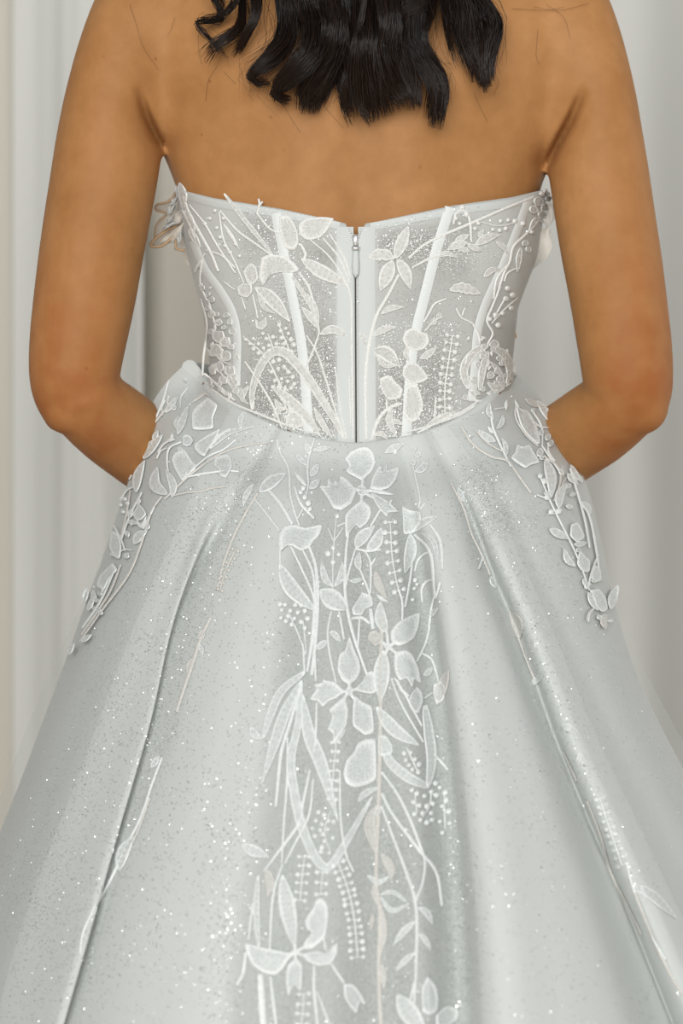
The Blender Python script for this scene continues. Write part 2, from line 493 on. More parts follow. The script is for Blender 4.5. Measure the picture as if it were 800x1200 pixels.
# ------------------------------------------------------------------ gown: bodice
BL = [(200, 203), (222, 205), (290, 217), (370, 238), (430, 246), (470, 242), (560, 225)]
BR = [(200, 643), (222, 641), (300, 630), (360, 607), (430, 600), (470, 604), (560, 622)]
BYB = [(200, -.013), (300, -.0065), (430, -.0035), (521, -.006), (560, -.012)]
BTOP = [(195, 222), (207, 221.5), (250, 232), (330, 245), (390, 258), (405, 262), (409, 272), (412, 283), (419, 283), (423, 272), (428, 262), (445, 259), (530, 241), (600, 231), (642, 221), (650, 222)]
BBOT = [(200, 442), (234, 444), (246, 462), (300, 491), (345, 509), (420, 522), (480, 513), (540, 493), (585, 462), (602, 444), (650, 440)]
def bodice_Y(px, py):
    l, r, yb = lin(BL, py), lin(BR, py), lin(BYB, py)
    u = np.clip((px - (l + r) / 2) / ((r - l) / 2), -1, 1)
    return PY - (PY - yb) * (1 - np.abs(u) ** 2.35) ** (1 / 2.35)

us = list(np.sin(np.linspace(-np.pi / 2, np.pi / 2, 121)))
l_, r_ = lin(BL, 265), lin(BR, 265)
for p in (393, 404.5, 405.5, 408, 409.5, 412, 416, 419, 421.5, 423, 427.5, 428.5, 441):
    us.append((p - (l_ + r_) / 2) / ((r_ - l_) / 2))
us = np.array(sorted(us)); NB = len(us)
rows_b = 34
# where the net is left bare between the lace, so the darker lining shows
SPOTS = [(384, 462, 16, 60, 1.0), (330, 450, 40, 40, .75), (375, 300, 26, 18, .7), (355, 340, 30, 18, .4), (312, 270, 26, 26, .6), (338, 395, 30, 25, .5), (300, 478, 22, 20, .7), (372, 400, 14, 40, .5),
         (462, 470, 26, 55, .95), (510, 450, 22, 60, .8), (458, 288, 22, 22, .8), (496, 290, 22, 26, .75), (548, 265, 30, 18, .6), (530, 310, 34, 26, .4), (480, 350, 30, 30, .3)]
V, sheer, opn = [], [], []
SHEER_B = [(205, .0), (268, .10), (292, 1.), (392, 1.), (394, .0), (440, .0), (443, 1.), (545, 1.), (560, .2), (640, .0)]
for i in range(-2, rows_b):
    v = max(i, 0) / (rows_b - 1)
    for u in us:
        py = 265.0
        for _ in range(3):
            l, r = lin(BL, py), lin(BR, py)
            px = (l + r) / 2 + u * (r - l) / 2
            py = lin(BTOP, px) * (1 - v) + (lin(BBOT, px) + 26) * v
        l, r = lin(BL, py), lin(BR, py)
        px = (l + r) / 2 + u * (r - l) / 2
        Y = float(bodice_Y(px, py))
        if i == -1: py += 0.8; Y += 0.0035
        if i == -2: py += 14; Y += 0.0045
        V.append(W(px, py, Y))
        top = sstep(6, 22, py - lin(BTOP, px))
        mid = 0.55 + 0.45 * sstep(330, 400, py)
        left_hi = 1.0 if px < 420 else 1.0
        pat = sum(a_ * math.exp(-((px - x_) / sx_) ** 2 - ((py - y_) / sy_) ** 2) for x_, y_, sx_, sy_, a_ in SPOTS)
        sheer.append(float(min(1, (.18 + pat) * lin(SHEER_B, px) * top)))
        side = max(sstep(275, 258, px), sstep(548, 566, px)) * sstep(352, 392, py)
        side2 = max(sstep(600, 612, px), sstep(232, 222, px)) * sstep(250, 275, py) * 0.8
        opn.append(float(max(side * 0.24, side2 * 0.12)))
F_ = grid_faces(rows_b + 2, NB)
# front half (sweetheart cups), turned away from the lens
NFp = 41
offv = len(V)
for i in range(rows_b):
    v = i / (rows_b - 1)
    for k in range(NFp):
        a_ = math.pi * k / (NFp - 1)
        u = math.cos(a_)
        pl = lin(BTOP, 642) * (1 - v) + (442 + 26) * v
        l, r = lin(BL, pl), lin(BR, pl)
        px = (l + r) / 2 + u * (r - l) / 2
        x_, _, z_ = W(px, pl, PY)
        sw = 0.018 * math.exp(-((abs(u) - .45) / .22) ** 2) - .012 * math.exp(-(u / .15) ** 2)
        z_ += sw * (1 - v) ** 2
        dep = 0.095 + 0.045 * math.exp(-((v - .22) / .28) ** 2)
        V.append((x_, PY + 0.002 + dep * math.sin(a_) ** 0.8, z_)); sheer.append(.2); opn.append(0)
F_ += grid_faces(rows_b, NFp, off=offv)
bodice = mesh_obj('bodice', V, F_, M_BODICE, attrs={'sheer': sheer, 'open': opn}, label='sheer boned strapless corset bodice with white channels and a centre zip')
child(bodice)
BV_B = BVHTree.FromPolygons([Vector(p) for p in V[:offv]], grid_faces(rows_b + 2, NB))

# ------------------------------------------------------------------ gown: skirt
L0 = [(213, 430), (196, 447), (180, 470), (168, 494), (152, 560), (135, 610), (118, 660), (99, 710), (80, 765), (52, 840), (24, 915), (-2, 980), (-40, 1080), (-85, 1200), (-106, 1260)]
R0 = [(604, 438), (622, 452), (640, 480), (662, 520), (684, 562), (700, 620), (713, 680), (724, 722), (742, 780), (766, 835), (802, 905), (850, 1000), (940, 1180), (980, 1260)]
COLS = [  # path from the waist down, fold offset in metres (minus: towards the lens), sheerness (in the pleat valleys: painted shade)
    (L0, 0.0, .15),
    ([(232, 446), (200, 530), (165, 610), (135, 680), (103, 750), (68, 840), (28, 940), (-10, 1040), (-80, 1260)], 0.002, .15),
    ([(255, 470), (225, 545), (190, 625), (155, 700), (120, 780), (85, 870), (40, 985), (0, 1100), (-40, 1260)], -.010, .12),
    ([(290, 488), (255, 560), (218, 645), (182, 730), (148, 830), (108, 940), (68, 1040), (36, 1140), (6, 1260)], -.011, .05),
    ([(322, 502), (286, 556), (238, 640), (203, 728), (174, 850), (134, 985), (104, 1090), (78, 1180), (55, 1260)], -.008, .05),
    ([(324, 503), (287, 559), (236, 645), (200, 733), (171, 853), (131, 988), (101, 1093), (75, 1183), (52, 1260)], -.005, .3),  # tucked edge, pleat shade painted in by the darker tone
    ([(327, 505), (297, 566), (254, 648), (222, 735), (193, 850), (146, 985), (112, 1092), (85, 1180), (61, 1260)], -.003, .5),  # left pleat valley, darker tone adds painted shade
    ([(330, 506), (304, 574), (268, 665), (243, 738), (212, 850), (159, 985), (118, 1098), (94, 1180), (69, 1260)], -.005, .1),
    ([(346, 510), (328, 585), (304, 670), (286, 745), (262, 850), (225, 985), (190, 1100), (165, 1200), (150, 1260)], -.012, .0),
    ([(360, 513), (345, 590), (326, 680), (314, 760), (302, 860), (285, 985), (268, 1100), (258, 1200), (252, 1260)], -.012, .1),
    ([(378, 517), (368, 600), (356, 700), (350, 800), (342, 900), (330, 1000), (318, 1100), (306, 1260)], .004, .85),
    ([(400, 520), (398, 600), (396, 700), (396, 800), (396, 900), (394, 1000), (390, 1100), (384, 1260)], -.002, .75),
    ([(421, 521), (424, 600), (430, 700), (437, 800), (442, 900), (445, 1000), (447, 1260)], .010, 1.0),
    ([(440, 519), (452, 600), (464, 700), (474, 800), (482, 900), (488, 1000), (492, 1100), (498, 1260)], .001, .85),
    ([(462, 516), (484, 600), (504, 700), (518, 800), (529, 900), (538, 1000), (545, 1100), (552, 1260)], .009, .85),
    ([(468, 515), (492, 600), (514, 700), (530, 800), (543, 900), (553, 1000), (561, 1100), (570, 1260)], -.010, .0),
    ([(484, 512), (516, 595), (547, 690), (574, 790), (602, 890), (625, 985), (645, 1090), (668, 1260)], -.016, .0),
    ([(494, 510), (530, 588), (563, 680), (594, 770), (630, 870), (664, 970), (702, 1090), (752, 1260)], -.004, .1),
    ([(500, 508), (537, 580), (572, 673), (605, 755), (645, 865), (684, 960), (735, 1080), (795, 1230), (806, 1260)], .010, .3),  # right pleat valley, darker tone adds painted shade
    ([(503, 507), (543, 579), (580, 672), (614, 754), (652, 864), (690, 958), (741, 1078), (801, 1228), (813, 1260)], .008, .3),  # inner side of the right pleat, same painted shade
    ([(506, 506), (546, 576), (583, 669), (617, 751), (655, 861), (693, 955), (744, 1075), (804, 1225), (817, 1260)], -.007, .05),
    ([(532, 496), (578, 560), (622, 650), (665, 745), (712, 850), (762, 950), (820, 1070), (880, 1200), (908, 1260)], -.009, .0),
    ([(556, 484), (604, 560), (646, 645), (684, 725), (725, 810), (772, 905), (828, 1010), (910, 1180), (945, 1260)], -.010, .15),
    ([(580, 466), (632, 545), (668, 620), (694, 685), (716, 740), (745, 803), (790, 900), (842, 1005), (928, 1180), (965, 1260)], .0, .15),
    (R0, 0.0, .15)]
SYB = [(430, .004), (500, -.006), (530, -.022), (560, -.045), (640, -.088), (760, -.145), (900, -.205), (1050, -.265), (1260, -.335)]
ROWS = 66
NCOL = len(COLS)
ctrl = np.zeros((ROWS, NCOL, 3)); shr = np.zeros((ROWS, NCOL)); tuck = np.zeros((NCOL, 3))
L0y = [(b_, a_) for a_, b_ in L0]; R0y = [(b_, a_) for a_, b_ in R0]
paths = []
for j, (path, off, sh) in enumerate(COLS):
    P = np.array(path, float)
    fine = catmull(P, 200)
    py0, py1 = fine[0, 1], 1260.0
    for i in range(ROWS):
        v = i / (ROWS - 1)
        v = v * (0.35 + 0.65 * v) if True else v
        py = py0 + (py1 - py0) * v
        px = np.interp(py, fine[:, 1], fine[:, 0])
        xl, xr = lin(L0y, py), lin(R0y, py)
        xc, hw = (xl + xr) / 2, (xr - xl) / 2
        u = np.clip((px - xc) / hw, -1, 1)
        yb = lin(SYB, py)
        Yc = yb + (PY - yb) * (1 - math.sqrt(max(0, 1 - abs(u) ** 2.2)))
        Yw = min(float(bodice_Y(px, min(py, 521))), PY) - .006
        k = sstep(0, .10, (py - py0) / 760.0)
        Y = Yw * (1 - k) + Yc * k + off * (0.12 + 0.88 * sstep(0, .26, (py - py0) / 760.0)) * (1.0 + 0.35 * sstep(700, 1200, py))
        if j in (0, NCOL - 1): Y = PY
        ctrl[i, j] = (px, py, Y)
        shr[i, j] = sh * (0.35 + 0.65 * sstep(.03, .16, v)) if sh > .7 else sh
SUB = 7
SKV, SKS = [], []
for i in range(ROWS):
    C = ctrl[i]
    E = np.vstack([2 * C[0] - C[1], C, 2 * C[-1] - C[-2]])
    line, ls = [], []
    for j in range(NCOL - 1):
        p0, p1, p2, p3 = E[j], E[j + 1], E[j + 2], E[j + 3]
        d1 = np.linalg.norm(p2[:2] - p1[:2]) + 1e-6
        d0 = np.linalg.norm(p1[:2] - p0[:2]) + 1e-6; d2 = np.linalg.norm(p3[:2] - p2[:2]) + 1e-6
        m1 = d1 * ((p1 - p0) / d0 * d1 + (p2 - p1) / d1 * d0) / (d0 + d1)
        m2 = d1 * ((p2 - p1) / d1 * d2 + (p3 - p2) / d2 * d1) / (d1 + d2)
        for s in range(SUB):
            t = s / SUB
            h = (2 * t ** 3 - 3 * t ** 2 + 1) * p1 + (t ** 3 - 2 * t ** 2 + t) * m1 + (-2 * t ** 3 + 3 * t ** 2) * p2 + (t ** 3 - t ** 2) * m2
            line.append(h); ls.append(shr[i, j] * (1 - t) + shr[i, j + 1] * t)
    line.append(C[-1]); ls.append(shr[i, -1])
    SKV.append([W(*p) for p in line]); SKS.append(ls)
SKV = np.array(SKV); SKS = np.array(SKS)
NX = SKV.shape[1]
# soft small waves down the cloth
ii, jj = np.meshgrid(np.linspace(0, 1, ROWS), np.arange(NX), indexing='ij')
SKV[:, :, 1] += 0.0022 * ii * np.sin(jj * .35 + 3 * np.sin(ii * 4.0) + 6 * ii) * np.sin(np.pi * jj / (NX - 1))
# carry the cloth on down to the floor
last, prev = SKV[-1], SKV[-8]
dv = (last - prev); dv /= np.maximum(1e-4, -dv[:, 2:3])
low = []
for q in (0.12, 0.28, 0.46, 0.64, 0.82, 1.0):
    drop = (last[:, 2:3] - 0.006) * q
    p = last + dv * drop * np.array([[0.85, 0.75, 1.0]])
    p[:, 2] = last[:, 2] - drop[:, 0]
    low.append(p)
ALLB = np.concatenate([SKV, np.array(low)], 0)
SHB = np.concatenate([SKS, np.repeat(SKS[-1:], 6, 0)], 0)
# top hem: turned in against the bodice
TK = [SKV[0].copy() for _ in range(5)]
for c in range(NX):
    e = abs(c / (NX - 1) - .5) * 2
    inx = np.array([PX - SKV[0, c, 0], PY - SKV[0, c, 1], 0]); inx /= np.linalg.norm(inx) + 1e-6
    R_ = .0022 + .005 * e ** 6
    for q in range(5):
        g = math.pi * (q + 1) / 5.0
        TK[q][c] += inx * R_ * (1 - math.cos(g)) + np.array([0, 0, R_ * math.sin(g) * .9 - (.014 if q == 4 else 0)])
ALLB = np.concatenate([t[None] for t in TK[::-1]] + [ALLB], 0); SHB = np.concatenate([SHB[:1]] * 5 + [SHB], 0)
NRB = ALLB.shape[0]
# front half of the skirt, hidden from the lens
NF = 49
front = np.zeros((NRB, NF, 3))
for i in range(NRB):
    a0, a1 = ALLB[i, -1], ALLB[i, 0]
    for k in range(NF):
        t = math.pi * k / (NF - 1)
        w_ = (1 - math.cos(t)) / 2
        m_ = a0 * (1 - w_) + a1 * w_
        hwm = np.linalg.norm(a0 - a1) / 2
        m_[1] += math.sin(t) ** .9 * (0.095 + 0.80 * max(0, hwm - .13)) + 0.012 * math.sin(t * 9) * math.sin(t) * min(1, i / 30)
        front[i, k] = m_
V = np.concatenate([ALLB.reshape(-1, 3), front.reshape(-1, 3)])
F_ = grid_faces(NRB, NX) + grid_faces(NRB, NF, off=NRB * NX)
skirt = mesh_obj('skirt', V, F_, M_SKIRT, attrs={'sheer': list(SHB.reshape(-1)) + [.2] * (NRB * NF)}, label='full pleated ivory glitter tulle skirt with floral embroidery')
child(skirt)
BV_S = BVHTree.FromPolygons([Vector(p) for p in ALLB.reshape(-1, 3)], grid_faces(NRB, NX))

# sheer outer tulle over both hips
def overlay(j0, j1, side):
    S_ = ALLB[5:, j0:j1].copy()
    n = S_.shape[1]
    for i in range(S_.shape[0]):
        g = sstep(0, 12, i)
        for c in range(n):
            e = c / (n - 1) if side > 0 else 1 - c / (n - 1)
            S_[i, c, 0] += side * g * (.0006 + .0008 * e + .011 * e * sstep(28, 44, i) * (1 - .5 * sstep(50, 62, i)))
            S_[i, c, 1] -= g * (.0012 + .0004 * math.sin(i * .3 + c * .4) + .003 * sstep(28, 44, i))
    o = mesh_obj('tulle_overlay', S_.reshape(-1, 3), grid_faces(S_.shape[0], n), M_VEIL, label='see-through tulle layer floating over the embroidered hip')
    return o
OVL = (overlay(0, 2 * SUB + 4, -1), overlay(NX - 3 * SUB - 3, NX, 1))
for o in OVL: o.parent = skirt
# hips: cloth and tulle together, so that the outer embroidery lies on the tulle
hv, hf = [Vector(p) for p in ALLB.reshape(-1, 3)], grid_faces(NRB, NX)
for o in OVL:
    o0 = len(hv)
    hv += [v.co.copy() for v in o.data.vertices]; hf += [tuple(i + o0 for i in p.vertices) for p in o.data.polygons]
BV_H = BVHTree.FromPolygons(hv, hf)
# ------------------------------------------------------------------ embroidery laid on the cloth
CAM = Vector((0, CY, CZ))
MM = 1.0 / 1350.0                      # one photo pixel at the body, in metres
def cast(bv, px, py):
    d = (Vector(W(px, py, 0.0)) - CAM).normalized()
    h = bv.ray_cast(CAM, d, 4.0)
    if h[0] is None: return None
    n = h[1] if h[1].dot(d) < 0 else -h[1]
    return h[0], n

def lay(bv, P, default=0.085):
    """(px, py, height) points laid on a surface, lifted along its mean normal"""
    hits = [cast(bv, p[0], p[1]) for p in P]
    ok = [h for h in hits if h]
    if ok:
        n = sum((h[1] for h in ok), Vector()).normalized()
        n = (n + Vector((0, -0.5, 0))).normalized()
    else:
        n = Vector((0, -1, 0))
    med = sorted(h[0].y for h in ok)[len(ok) // 2] if ok else default
    out = []
    for p, h in zip(P, hits):
        if h: loc = h[0]
        else:
            dist = [(abs(p[0] - q[0]) + abs(p[1] - q[1]), hh[0].y) for q, hh in zip(P, hits) if hh]
            loc = Vector(W(p[0], p[1], min(dist)[1] if dist else med))
        out.append(loc + n * (p[2] * MM))
    return out

def width_fn(kind, w):
    if kind == 'stem': return lambda t: w * (0.75 + 0.25 * math.sin(math.pi * min(1, max(0, t))))
    if kind == 'flat': return lambda t: w
    if kind == 'blade': return lambda t: w * (0.30 + 0.70 * math.sin(math.pi * min(1, t * 1.02 + .0)) ** .6) if t < .98 else w * .12
    if kind == 'taper': return lambda t: w * (1 - .8 * t)
    if kind == 'jag': return lambda t: w * (math.sin(math.pi * (.04 + .93 * t)) ** .75) * (1 + .16 * math.sin(t * 34))
    return lambda t: w * max(.04, math.sin(math.pi * (.03 + .955 * t ** .88)) ** .9)

PROF = {
    'cord': ([-1, -.6, 0, .6, 1], [.3, 1.2, 1.7, 1.2, .3], [1, 1, 1, 1, 1]),
    'leaf': ([-1, -.92, -.78, -.6, -.3, 0, .3, .6, .78, .92, 1], [.3, 1.5, 1.8, .9, 1.1, 1.5, 1.1, .9, 1.8, 1.5, .3], [1, 1, 1, .25, .1, .35, .1, .25, 1, 1, 1]),
    'open': ([-1, -.92, -.7, -.5, -.3, 0, .3, .5, .7, .92, 1], [.3, 1.5, 1.8, .5, .3, .3, .3, .5, 1.8, 1.5, .3], [1, 1, 1, .1, 0, 0, 0, .1, 1, 1, 1]),
    'flat': ([-1, -.9, 0, .9, 1], [.2, .9, 1.0, .9, .2], [1, 1, 1, 1, 1]),
}
def ribbon_pts(path, wf, prof, n):
    xs, hs, cs = PROF[prof]
    c = catmull(path, n)
    T = np.gradient(c, axis=0); T /= np.linalg.norm(T, axis=1)[:, None] + 1e-9
    N = np.stack([-T[:, 1], T[:, 0]], 1)
    P, cord = [], []
    for i in range(n):
        t = i / (n - 1); hw = wf(t) / 2
        e = min(1, hw / 1.5 + .25)
        for x_, h_, c_ in zip(xs, hs, cs):
            q = c[i] + N[i] * x_ * hw
            vein = prof == 'leaf' and abs(x_) < .7 and x_ != 0
            P.append((q[0], q[1], .55 + h_ * e + (.35 * (-1) ** i if vein else 0))); cord.append(1.0 if t < .06 or t > .94 else c_ + (.35 * (i % 2) if vein else 0))
    return P, grid_faces(n, len(xs)), cord

class Layer:
    def __init__(s, bv, parent, m, mb): s.bv, s.parent, s.m, s.mb = bv, parent, m, mb
    def emit(s, name, P, f, cord, beige=False, label=None, m=None):
        return mesh_obj(name, lay(s.bv, P), f, m or (s.mb if beige else s.m), s.parent, attrs={'cord': cord}, label=label)
    def leaf(s, *path, w=10, kind='leaf', beige=False, prof='leaf', name='leaf'):
        L = sum(math.dist(a, b_) for a, b_ in zip(path, path[1:]))
        P, f, c = ribbon_pts(path, width_fn(kind, w), prof if w > 5 else 'cord', int(min(34, max(8, L / 3.2))))
        return s.emit(name, P, f, c, beige)
    def stem(s, *path, w=3, beige=False, name='stem', kind='stem'):
        L = sum(math.dist(a, b_) for a, b_ in zip(path, path[1:]))
        P, f, c = ribbon_pts(path, width_fn(kind, w), 'cord', int(min(60, max(7, L / 4))))
        return s.emit(name, P, f, c, beige)
    def blob(s, pts, beige=False, name='petal', rough=.0, hole=None):
        pts = np.array(pts, float)
        cl = catmull(np.vstack([pts, pts[:1]]), len(pts) * 4 + 1)[:-1]
        q_ = np.vstack([pts, pts[:1]]); sg_ = np.concatenate([[0], np.cumsum(np.linalg.norm(np.diff(q_, axis=0), axis=1))])
        st_ = np.linspace(0, sg_[-1], len(pts) * 4 + 1)[:-1]
        ln = np.stack([np.interp(st_, sg_, q_[:, 0]), np.interp(st_, sg_, q_[:, 1])], 1)
        cl = cl * .4 + ln * .6
        cen = cl.mean(0) if hole is None else np.array(hole[:2], float)
        n = len(cl)
        rings = [(1, .3, 1), (.95, 1.6, 1), (.86, 1.9, 1), (.74, .9, .3), (.45, 1.3, .12), (.2, 1.6, .3)]
        P, cord = [], []
        for k, h, c in rings:
            for i, q in enumerate(cl):
                z = cen + (q - cen) * k
                P.append((z[0], z[1], .55 + h + (.45 * (-1) ** i if .2 < k < .8 else 0))); cord.append(c + (.35 * (i % 2) if .2 < k < .8 else 0))
        f = grid_faces(len(rings), n, True)
        P.append((cen[0], cen[1], 2.0)); cord.append(.4)
        o = (len(rings) - 1) * n
        f += [(o + i, o + (i + 1) % n, len(P) - 1) for i in range(n)]
        return s.emit(name, P, f, cord, beige)
    def dot(s, x, y, r=6, **k):
        t = np.linspace(0, 2 * np.pi, 9)[:-1]
        j = rng.uniform(.78, 1.12, 8)
        return s.blob(np.stack([x + r * j * np.cos(t), y + r * j * np.sin(t)], 1), **k)
    def berries(s, pts, stems=(), r=3.0, beige=False):
        P, f, cord = [], [], []
        for st in stems:
            p_, f_, c_ = ribbon_pts(st, width_fn('stem', 2.0), 'cord', max(4 if len(st) == 2 else 6, int(sum(math.dist(a, b_) for a, b_ in zip(st, st[1:])) / 6)))
            o = len(P); P += p_; cord += c_; f += [tuple(i + o for i in q) for q in f_]
        for (x, y) in pts:
            rr = r * random.uniform(.85, 1.15); o = len(P)
            for k, h in ((1, .4), (.8, 1.9), (.4, 2.7)):
                for a_ in range(8):
                    P.append((x + rr * k * math.cos(a_ * .785), y + rr * k * math.sin(a_ * .785), .5 + h)); cord.append(1)
            P.append((x, y, 3.4)); cord.append(1)
            f += [tuple(i for i in q) for q in grid_faces(3, 8, True, o)]
            f += [(o + 16 + i, o + 16 + (i + 1) % 8, o + 24) for i in range(8)]
        return s.emit('berry_sprig', P, f, cord, beige)
    def pairs(s, path, step=9, half=6, r=3.0, beige=False, start=0):
        L = sum(math.dist(a, b_) for a, b_ in zip(path, path[1:]))
        n = max(3, int(L / step))
        c = catmull(path, n); T = np.gradient(c, axis=0); T /= np.linalg.norm(T, axis=1)[:, None]
        pts = []
        for q, t in list(zip(c, T))[start:]:
            for sg in (-1, 1):
                pts.append((q[0] - t[1] * half * sg + random.uniform(-.8, .8), q[1] + t[0] * half * sg + random.uniform(-1, 1)))
        br = [[tuple(pts[i]), tuple(pts[i + 1])] for i in range(0, len(pts), 2)] if half > 4 else []
        return s.berries(pts, [path] + br, r, beige)

B = Layer(BV_B, bodice, M_LACEB, M_BEIGE)
K = Layer(BV_S, skirt, M_LACE, M_BEIGE)
H = Layer(BV_H, skirt, M_LACE, M_BEIGE)

# ---- bodice: plackets, zip, boning channels
def band(path, w, name, label=None, m=None, lift=None):
    P, f, c = ribbon_pts(path, width_fn('flat', w), 'flat', 30)
    P = [(p[0], p[1], (.3 + .3 * p[2]) if lift else .25 + .55 * p[2]) for p in P]
    return B.emit(name, P, f, c, label=label, m=m or (M_BONE if name == 'boning_channel' else M_BAND))
band([(404, 266), (404.5, 390), (405.5, 519)], 20, 'zipper_placket')
band([(429.5, 266), (430, 390), (430.5, 518)], 20, 'zipper_placket')
band([(416.2, 284), (416.6, 400), (417.2, 521)], 1.7, 'zip_gap_strip', 'dark strip painted in for the shaded gap of the closed zip', M_ZIP_GAP)  # dark strip laid where the closed zip shows only a shaded gap
band([(323, 250), (333, 300), (343, 350), (352, 395), (357, 440), (362, 508)], 11.5, 'boning_channel')
band([(226, 282), (240, 315), (258, 340), (272, 365), (278, 395), (277, 452)], 9.5, 'boning_channel')
band([(527, 243), (512, 290), (498, 345), (488, 385), (481, 430), (476, 512)], 12, 'boning_channel')
band([(619, 234), (601, 282), (585, 320), (568, 358), (559, 390), (556, 430), (552, 470)], 10, 'boning_channel')
band([(216, 228), (250, 238), (330, 251), (398, 265)], 9, 'top_binding', lift=1)
band([(434, 266), (530, 248), (600, 238), (634, 230)], 9, 'top_binding', lift=1)
# waist seam with dark thread showing at both sides
for side in ([(236, 446), (247, 461), (272, 478), (300, 490), (345, 507.5), (372, 514)], [(476, 512.5), (505, 504.5), (540, 491.5), (566, 476), (586, 459.5), (601, 443)]):
    fine_ = catmull(side, 46)
    for q in range(1, 44, 3):
        if 7 < q < 22 and side[0][0] < 300 or random.random() < .2: continue
        P, f, c = ribbon_pts([tuple(fine_[q]), tuple(fine_[min(45, q + random.choice((1, 2)))])], width_fn('taper', 3.4), 'cord', 5)
        B.emit('seam_stitch', P, f, c, m=M_STITCH, label='bronze brown thread at the waist seam')
    P, f, c = ribbon_pts([(a_, b_ - 6) for a_, b_ in side], width_fn('stem', 3.4), 'cord', 40)
    B.emit('seam_cord', P, f, c)
# zip slider and pull, teeth in the open notch
def blockp(name, outline, h0, h1, m, label=None):
    n = len(outline)
    P = [(a_, b_, h0) for a_, b_ in outline] + [(a_, b_, h1 * .8) for a_, b_ in outline]
    cx_, cy_ = np.mean(outline, axis=0)
    P += [(cx_ + (a_ - cx_) * .7, cy_ + (b_ - cy_) * .85, h1) for a_, b_ in outline]
    f = grid_faces(3, n, True) + [tuple(2 * n + i for i in range(n))]
    return B.emit(name, P, f, [1] * len(P), m=m, label=label)
blockp('zipper_slider', [(412.5, 277), (415, 274.5), (418, 274.5), (420, 277), (419, 288), (414, 288)], 1, 5, M_ZIP, 'silver zip slider')
blockp('zipper_slider', [(412, 289), (421, 289), (420.5, 293.5), (413, 293.5)], 3, 7, M_ZIP, 'silver zip slider bail')
blockp('zipper_pull', [(413.5, 294), (419.5, 294), (420.5, 312), (420, 321), (416.6, 326), (413, 321), (412.5, 312)], 3, 6.5, M_BAND, 'slim white zip pull tab')
P, f, c = [], [], []
for k in range(7):
    for s in (-1, 1):
        x_, y_ = 416.3 + s * (7.0 - .85 * k), 268 + k * 2.6
        o = len(P)
        P += [(x_ - 1.6, y_ - .7, .3), (x_ + 1.6, y_ - .7, .3), (x_ + 1.6, y_ + .7, .3), (x_ - 1.6, y_ + .7, .3), (x_ - 1.2, y_ - .5, 2.4), (x_ + 1.2, y_ - .5, 2.4), (x_ + 1.2, y_ + .5, 2.4), (x_ - 1.2, y_ + .5, 2.4)]
        f += [tuple(o + i for i in q) for q in ((0, 1, 5, 4), (1, 2, 6, 5), (2, 3, 7, 6), (3, 0, 4, 7), (4, 5, 6, 7))]
B.emit('zipper_teeth', P, f, [1] * len(P), m=M_ZIP, label='silver zip teeth in the open notch')

# ---- bodice, left of the zip
B.leaf((263, 227), (285, 255), (305, 280), (321, 300), w=6, kind='blade')
B.stem((258, 247), (278, 270), (300, 286), (321, 301), w=3)
B.stem((303, 233), (304, 240), (301, 250), w=3); B.stem((308, 236), (304, 241), w=2.5)
B.stem((301, 250), (316, 268), (330, 274), w=3)
B.blob([(327, 253), (338, 252), (345, 262), (349, 272), (350, 285), (345, 293), (335, 292), (330, 280), (327, 268)])
B.blob([(350, 275), (350, 262), (360, 256), (375, 254), (391, 256), (384, 270), (375, 279), (360, 282)])
B.stem((352, 286), (358, 298), (354, 306), w=4)
B.stem((363, 281), (385, 300), (402, 325), (411, 350), (412, 400), (414, 514), w=3)
B.stem((378, 279), (397, 302), (410, 332), w=3); B.stem((386, 274), (403, 302), (411, 326), w=3)
B.leaf((353, 303), (376, 318), (409, 335), w=17)
B.blob([(306, 302), (315, 298), (335, 300), (351, 315), (344, 320), (330, 319), (318, 322), (308, 335), (303, 325)])
B.leaf((299, 337), (312, 345), (325, 358), (340, 377), w=17); B.leaf((302, 340), (310, 360), (324, 368), w=6)
B.leaf((340, 320), (353, 340), (364, 358), (371, 378), w=6, kind='blade'); B.stem((350, 319), (361, 335), (368, 356), w=3.5)
B.blob([(278, 336), (285, 332), (295, 333), (296, 342), (290, 349), (280, 346)])
B.blob([(299, 373), (306, 377), (312, 371), (313, 382), (307, 387), (300, 384)])
B.stem((296, 345), (300, 362), (302, 373), w=2.5); B.stem((283, 348), (288, 363), w=2); B.stem((262, 330), (276, 340), w=2)
B.blob([(285, 318), (293, 308), (300, 312), (303, 326), (297, 334), (290, 332)])
B.berries([(308, 391), (312, 397), (320, 395), (315, 405), (324, 403)], [[(314, 391), (318, 402), (322, 413)]])
B.berries([(329, 388), (335, 385), (330, 396), (338, 391), (333, 403), (341, 398), (337, 410), (344, 404), (342, 412), (327, 381)], [[(325, 376), (333, 396), (342, 416)]])
B.berries([(320, 424), (327, 422), (318, 436), (326, 432), (333, 430), (338, 436), (322, 446), (330, 444), (337, 447), (343, 442), (326, 454), (334, 456), (341, 455), (345, 450)], [[(315, 424), (323, 440), (330, 458)]])
B.berries([(331, 468), (338, 472), (332, 479), (340, 482), (335, 489), (343, 492), (340, 499), (347, 501)], [[(328, 462), (338, 484), (346, 506)]])
B.berries([(288, 398), (293, 403), (297, 397), (297, 409), (303, 403), (303, 414), (309, 408), (309, 418), (315, 411)], [[(285, 394), (300, 407), (316, 420)]], r=2.6)
B.leaf((296, 480), (296, 456), (305, 430), (317, 414), (331, 412), (346, 425), (363, 446), (377, 468), (392, 492), (404, 515), w=12, kind='blade', name='arched_blade')
B.leaf((318, 452), (340, 470), (363, 493), (376, 512), w=14)
B.stem((287, 424), (305, 450), (320, 476), (331, 503)); B.stem((316, 425), (331, 455), w=2.4)
B.stem((374, 390), (368, 408), (359, 430)); B.stem((359, 393), (371, 413), (381, 442), (392, 478), (403, 513), w=3); B.stem((393, 430), (397, 470), (406, 514), w=2.6)
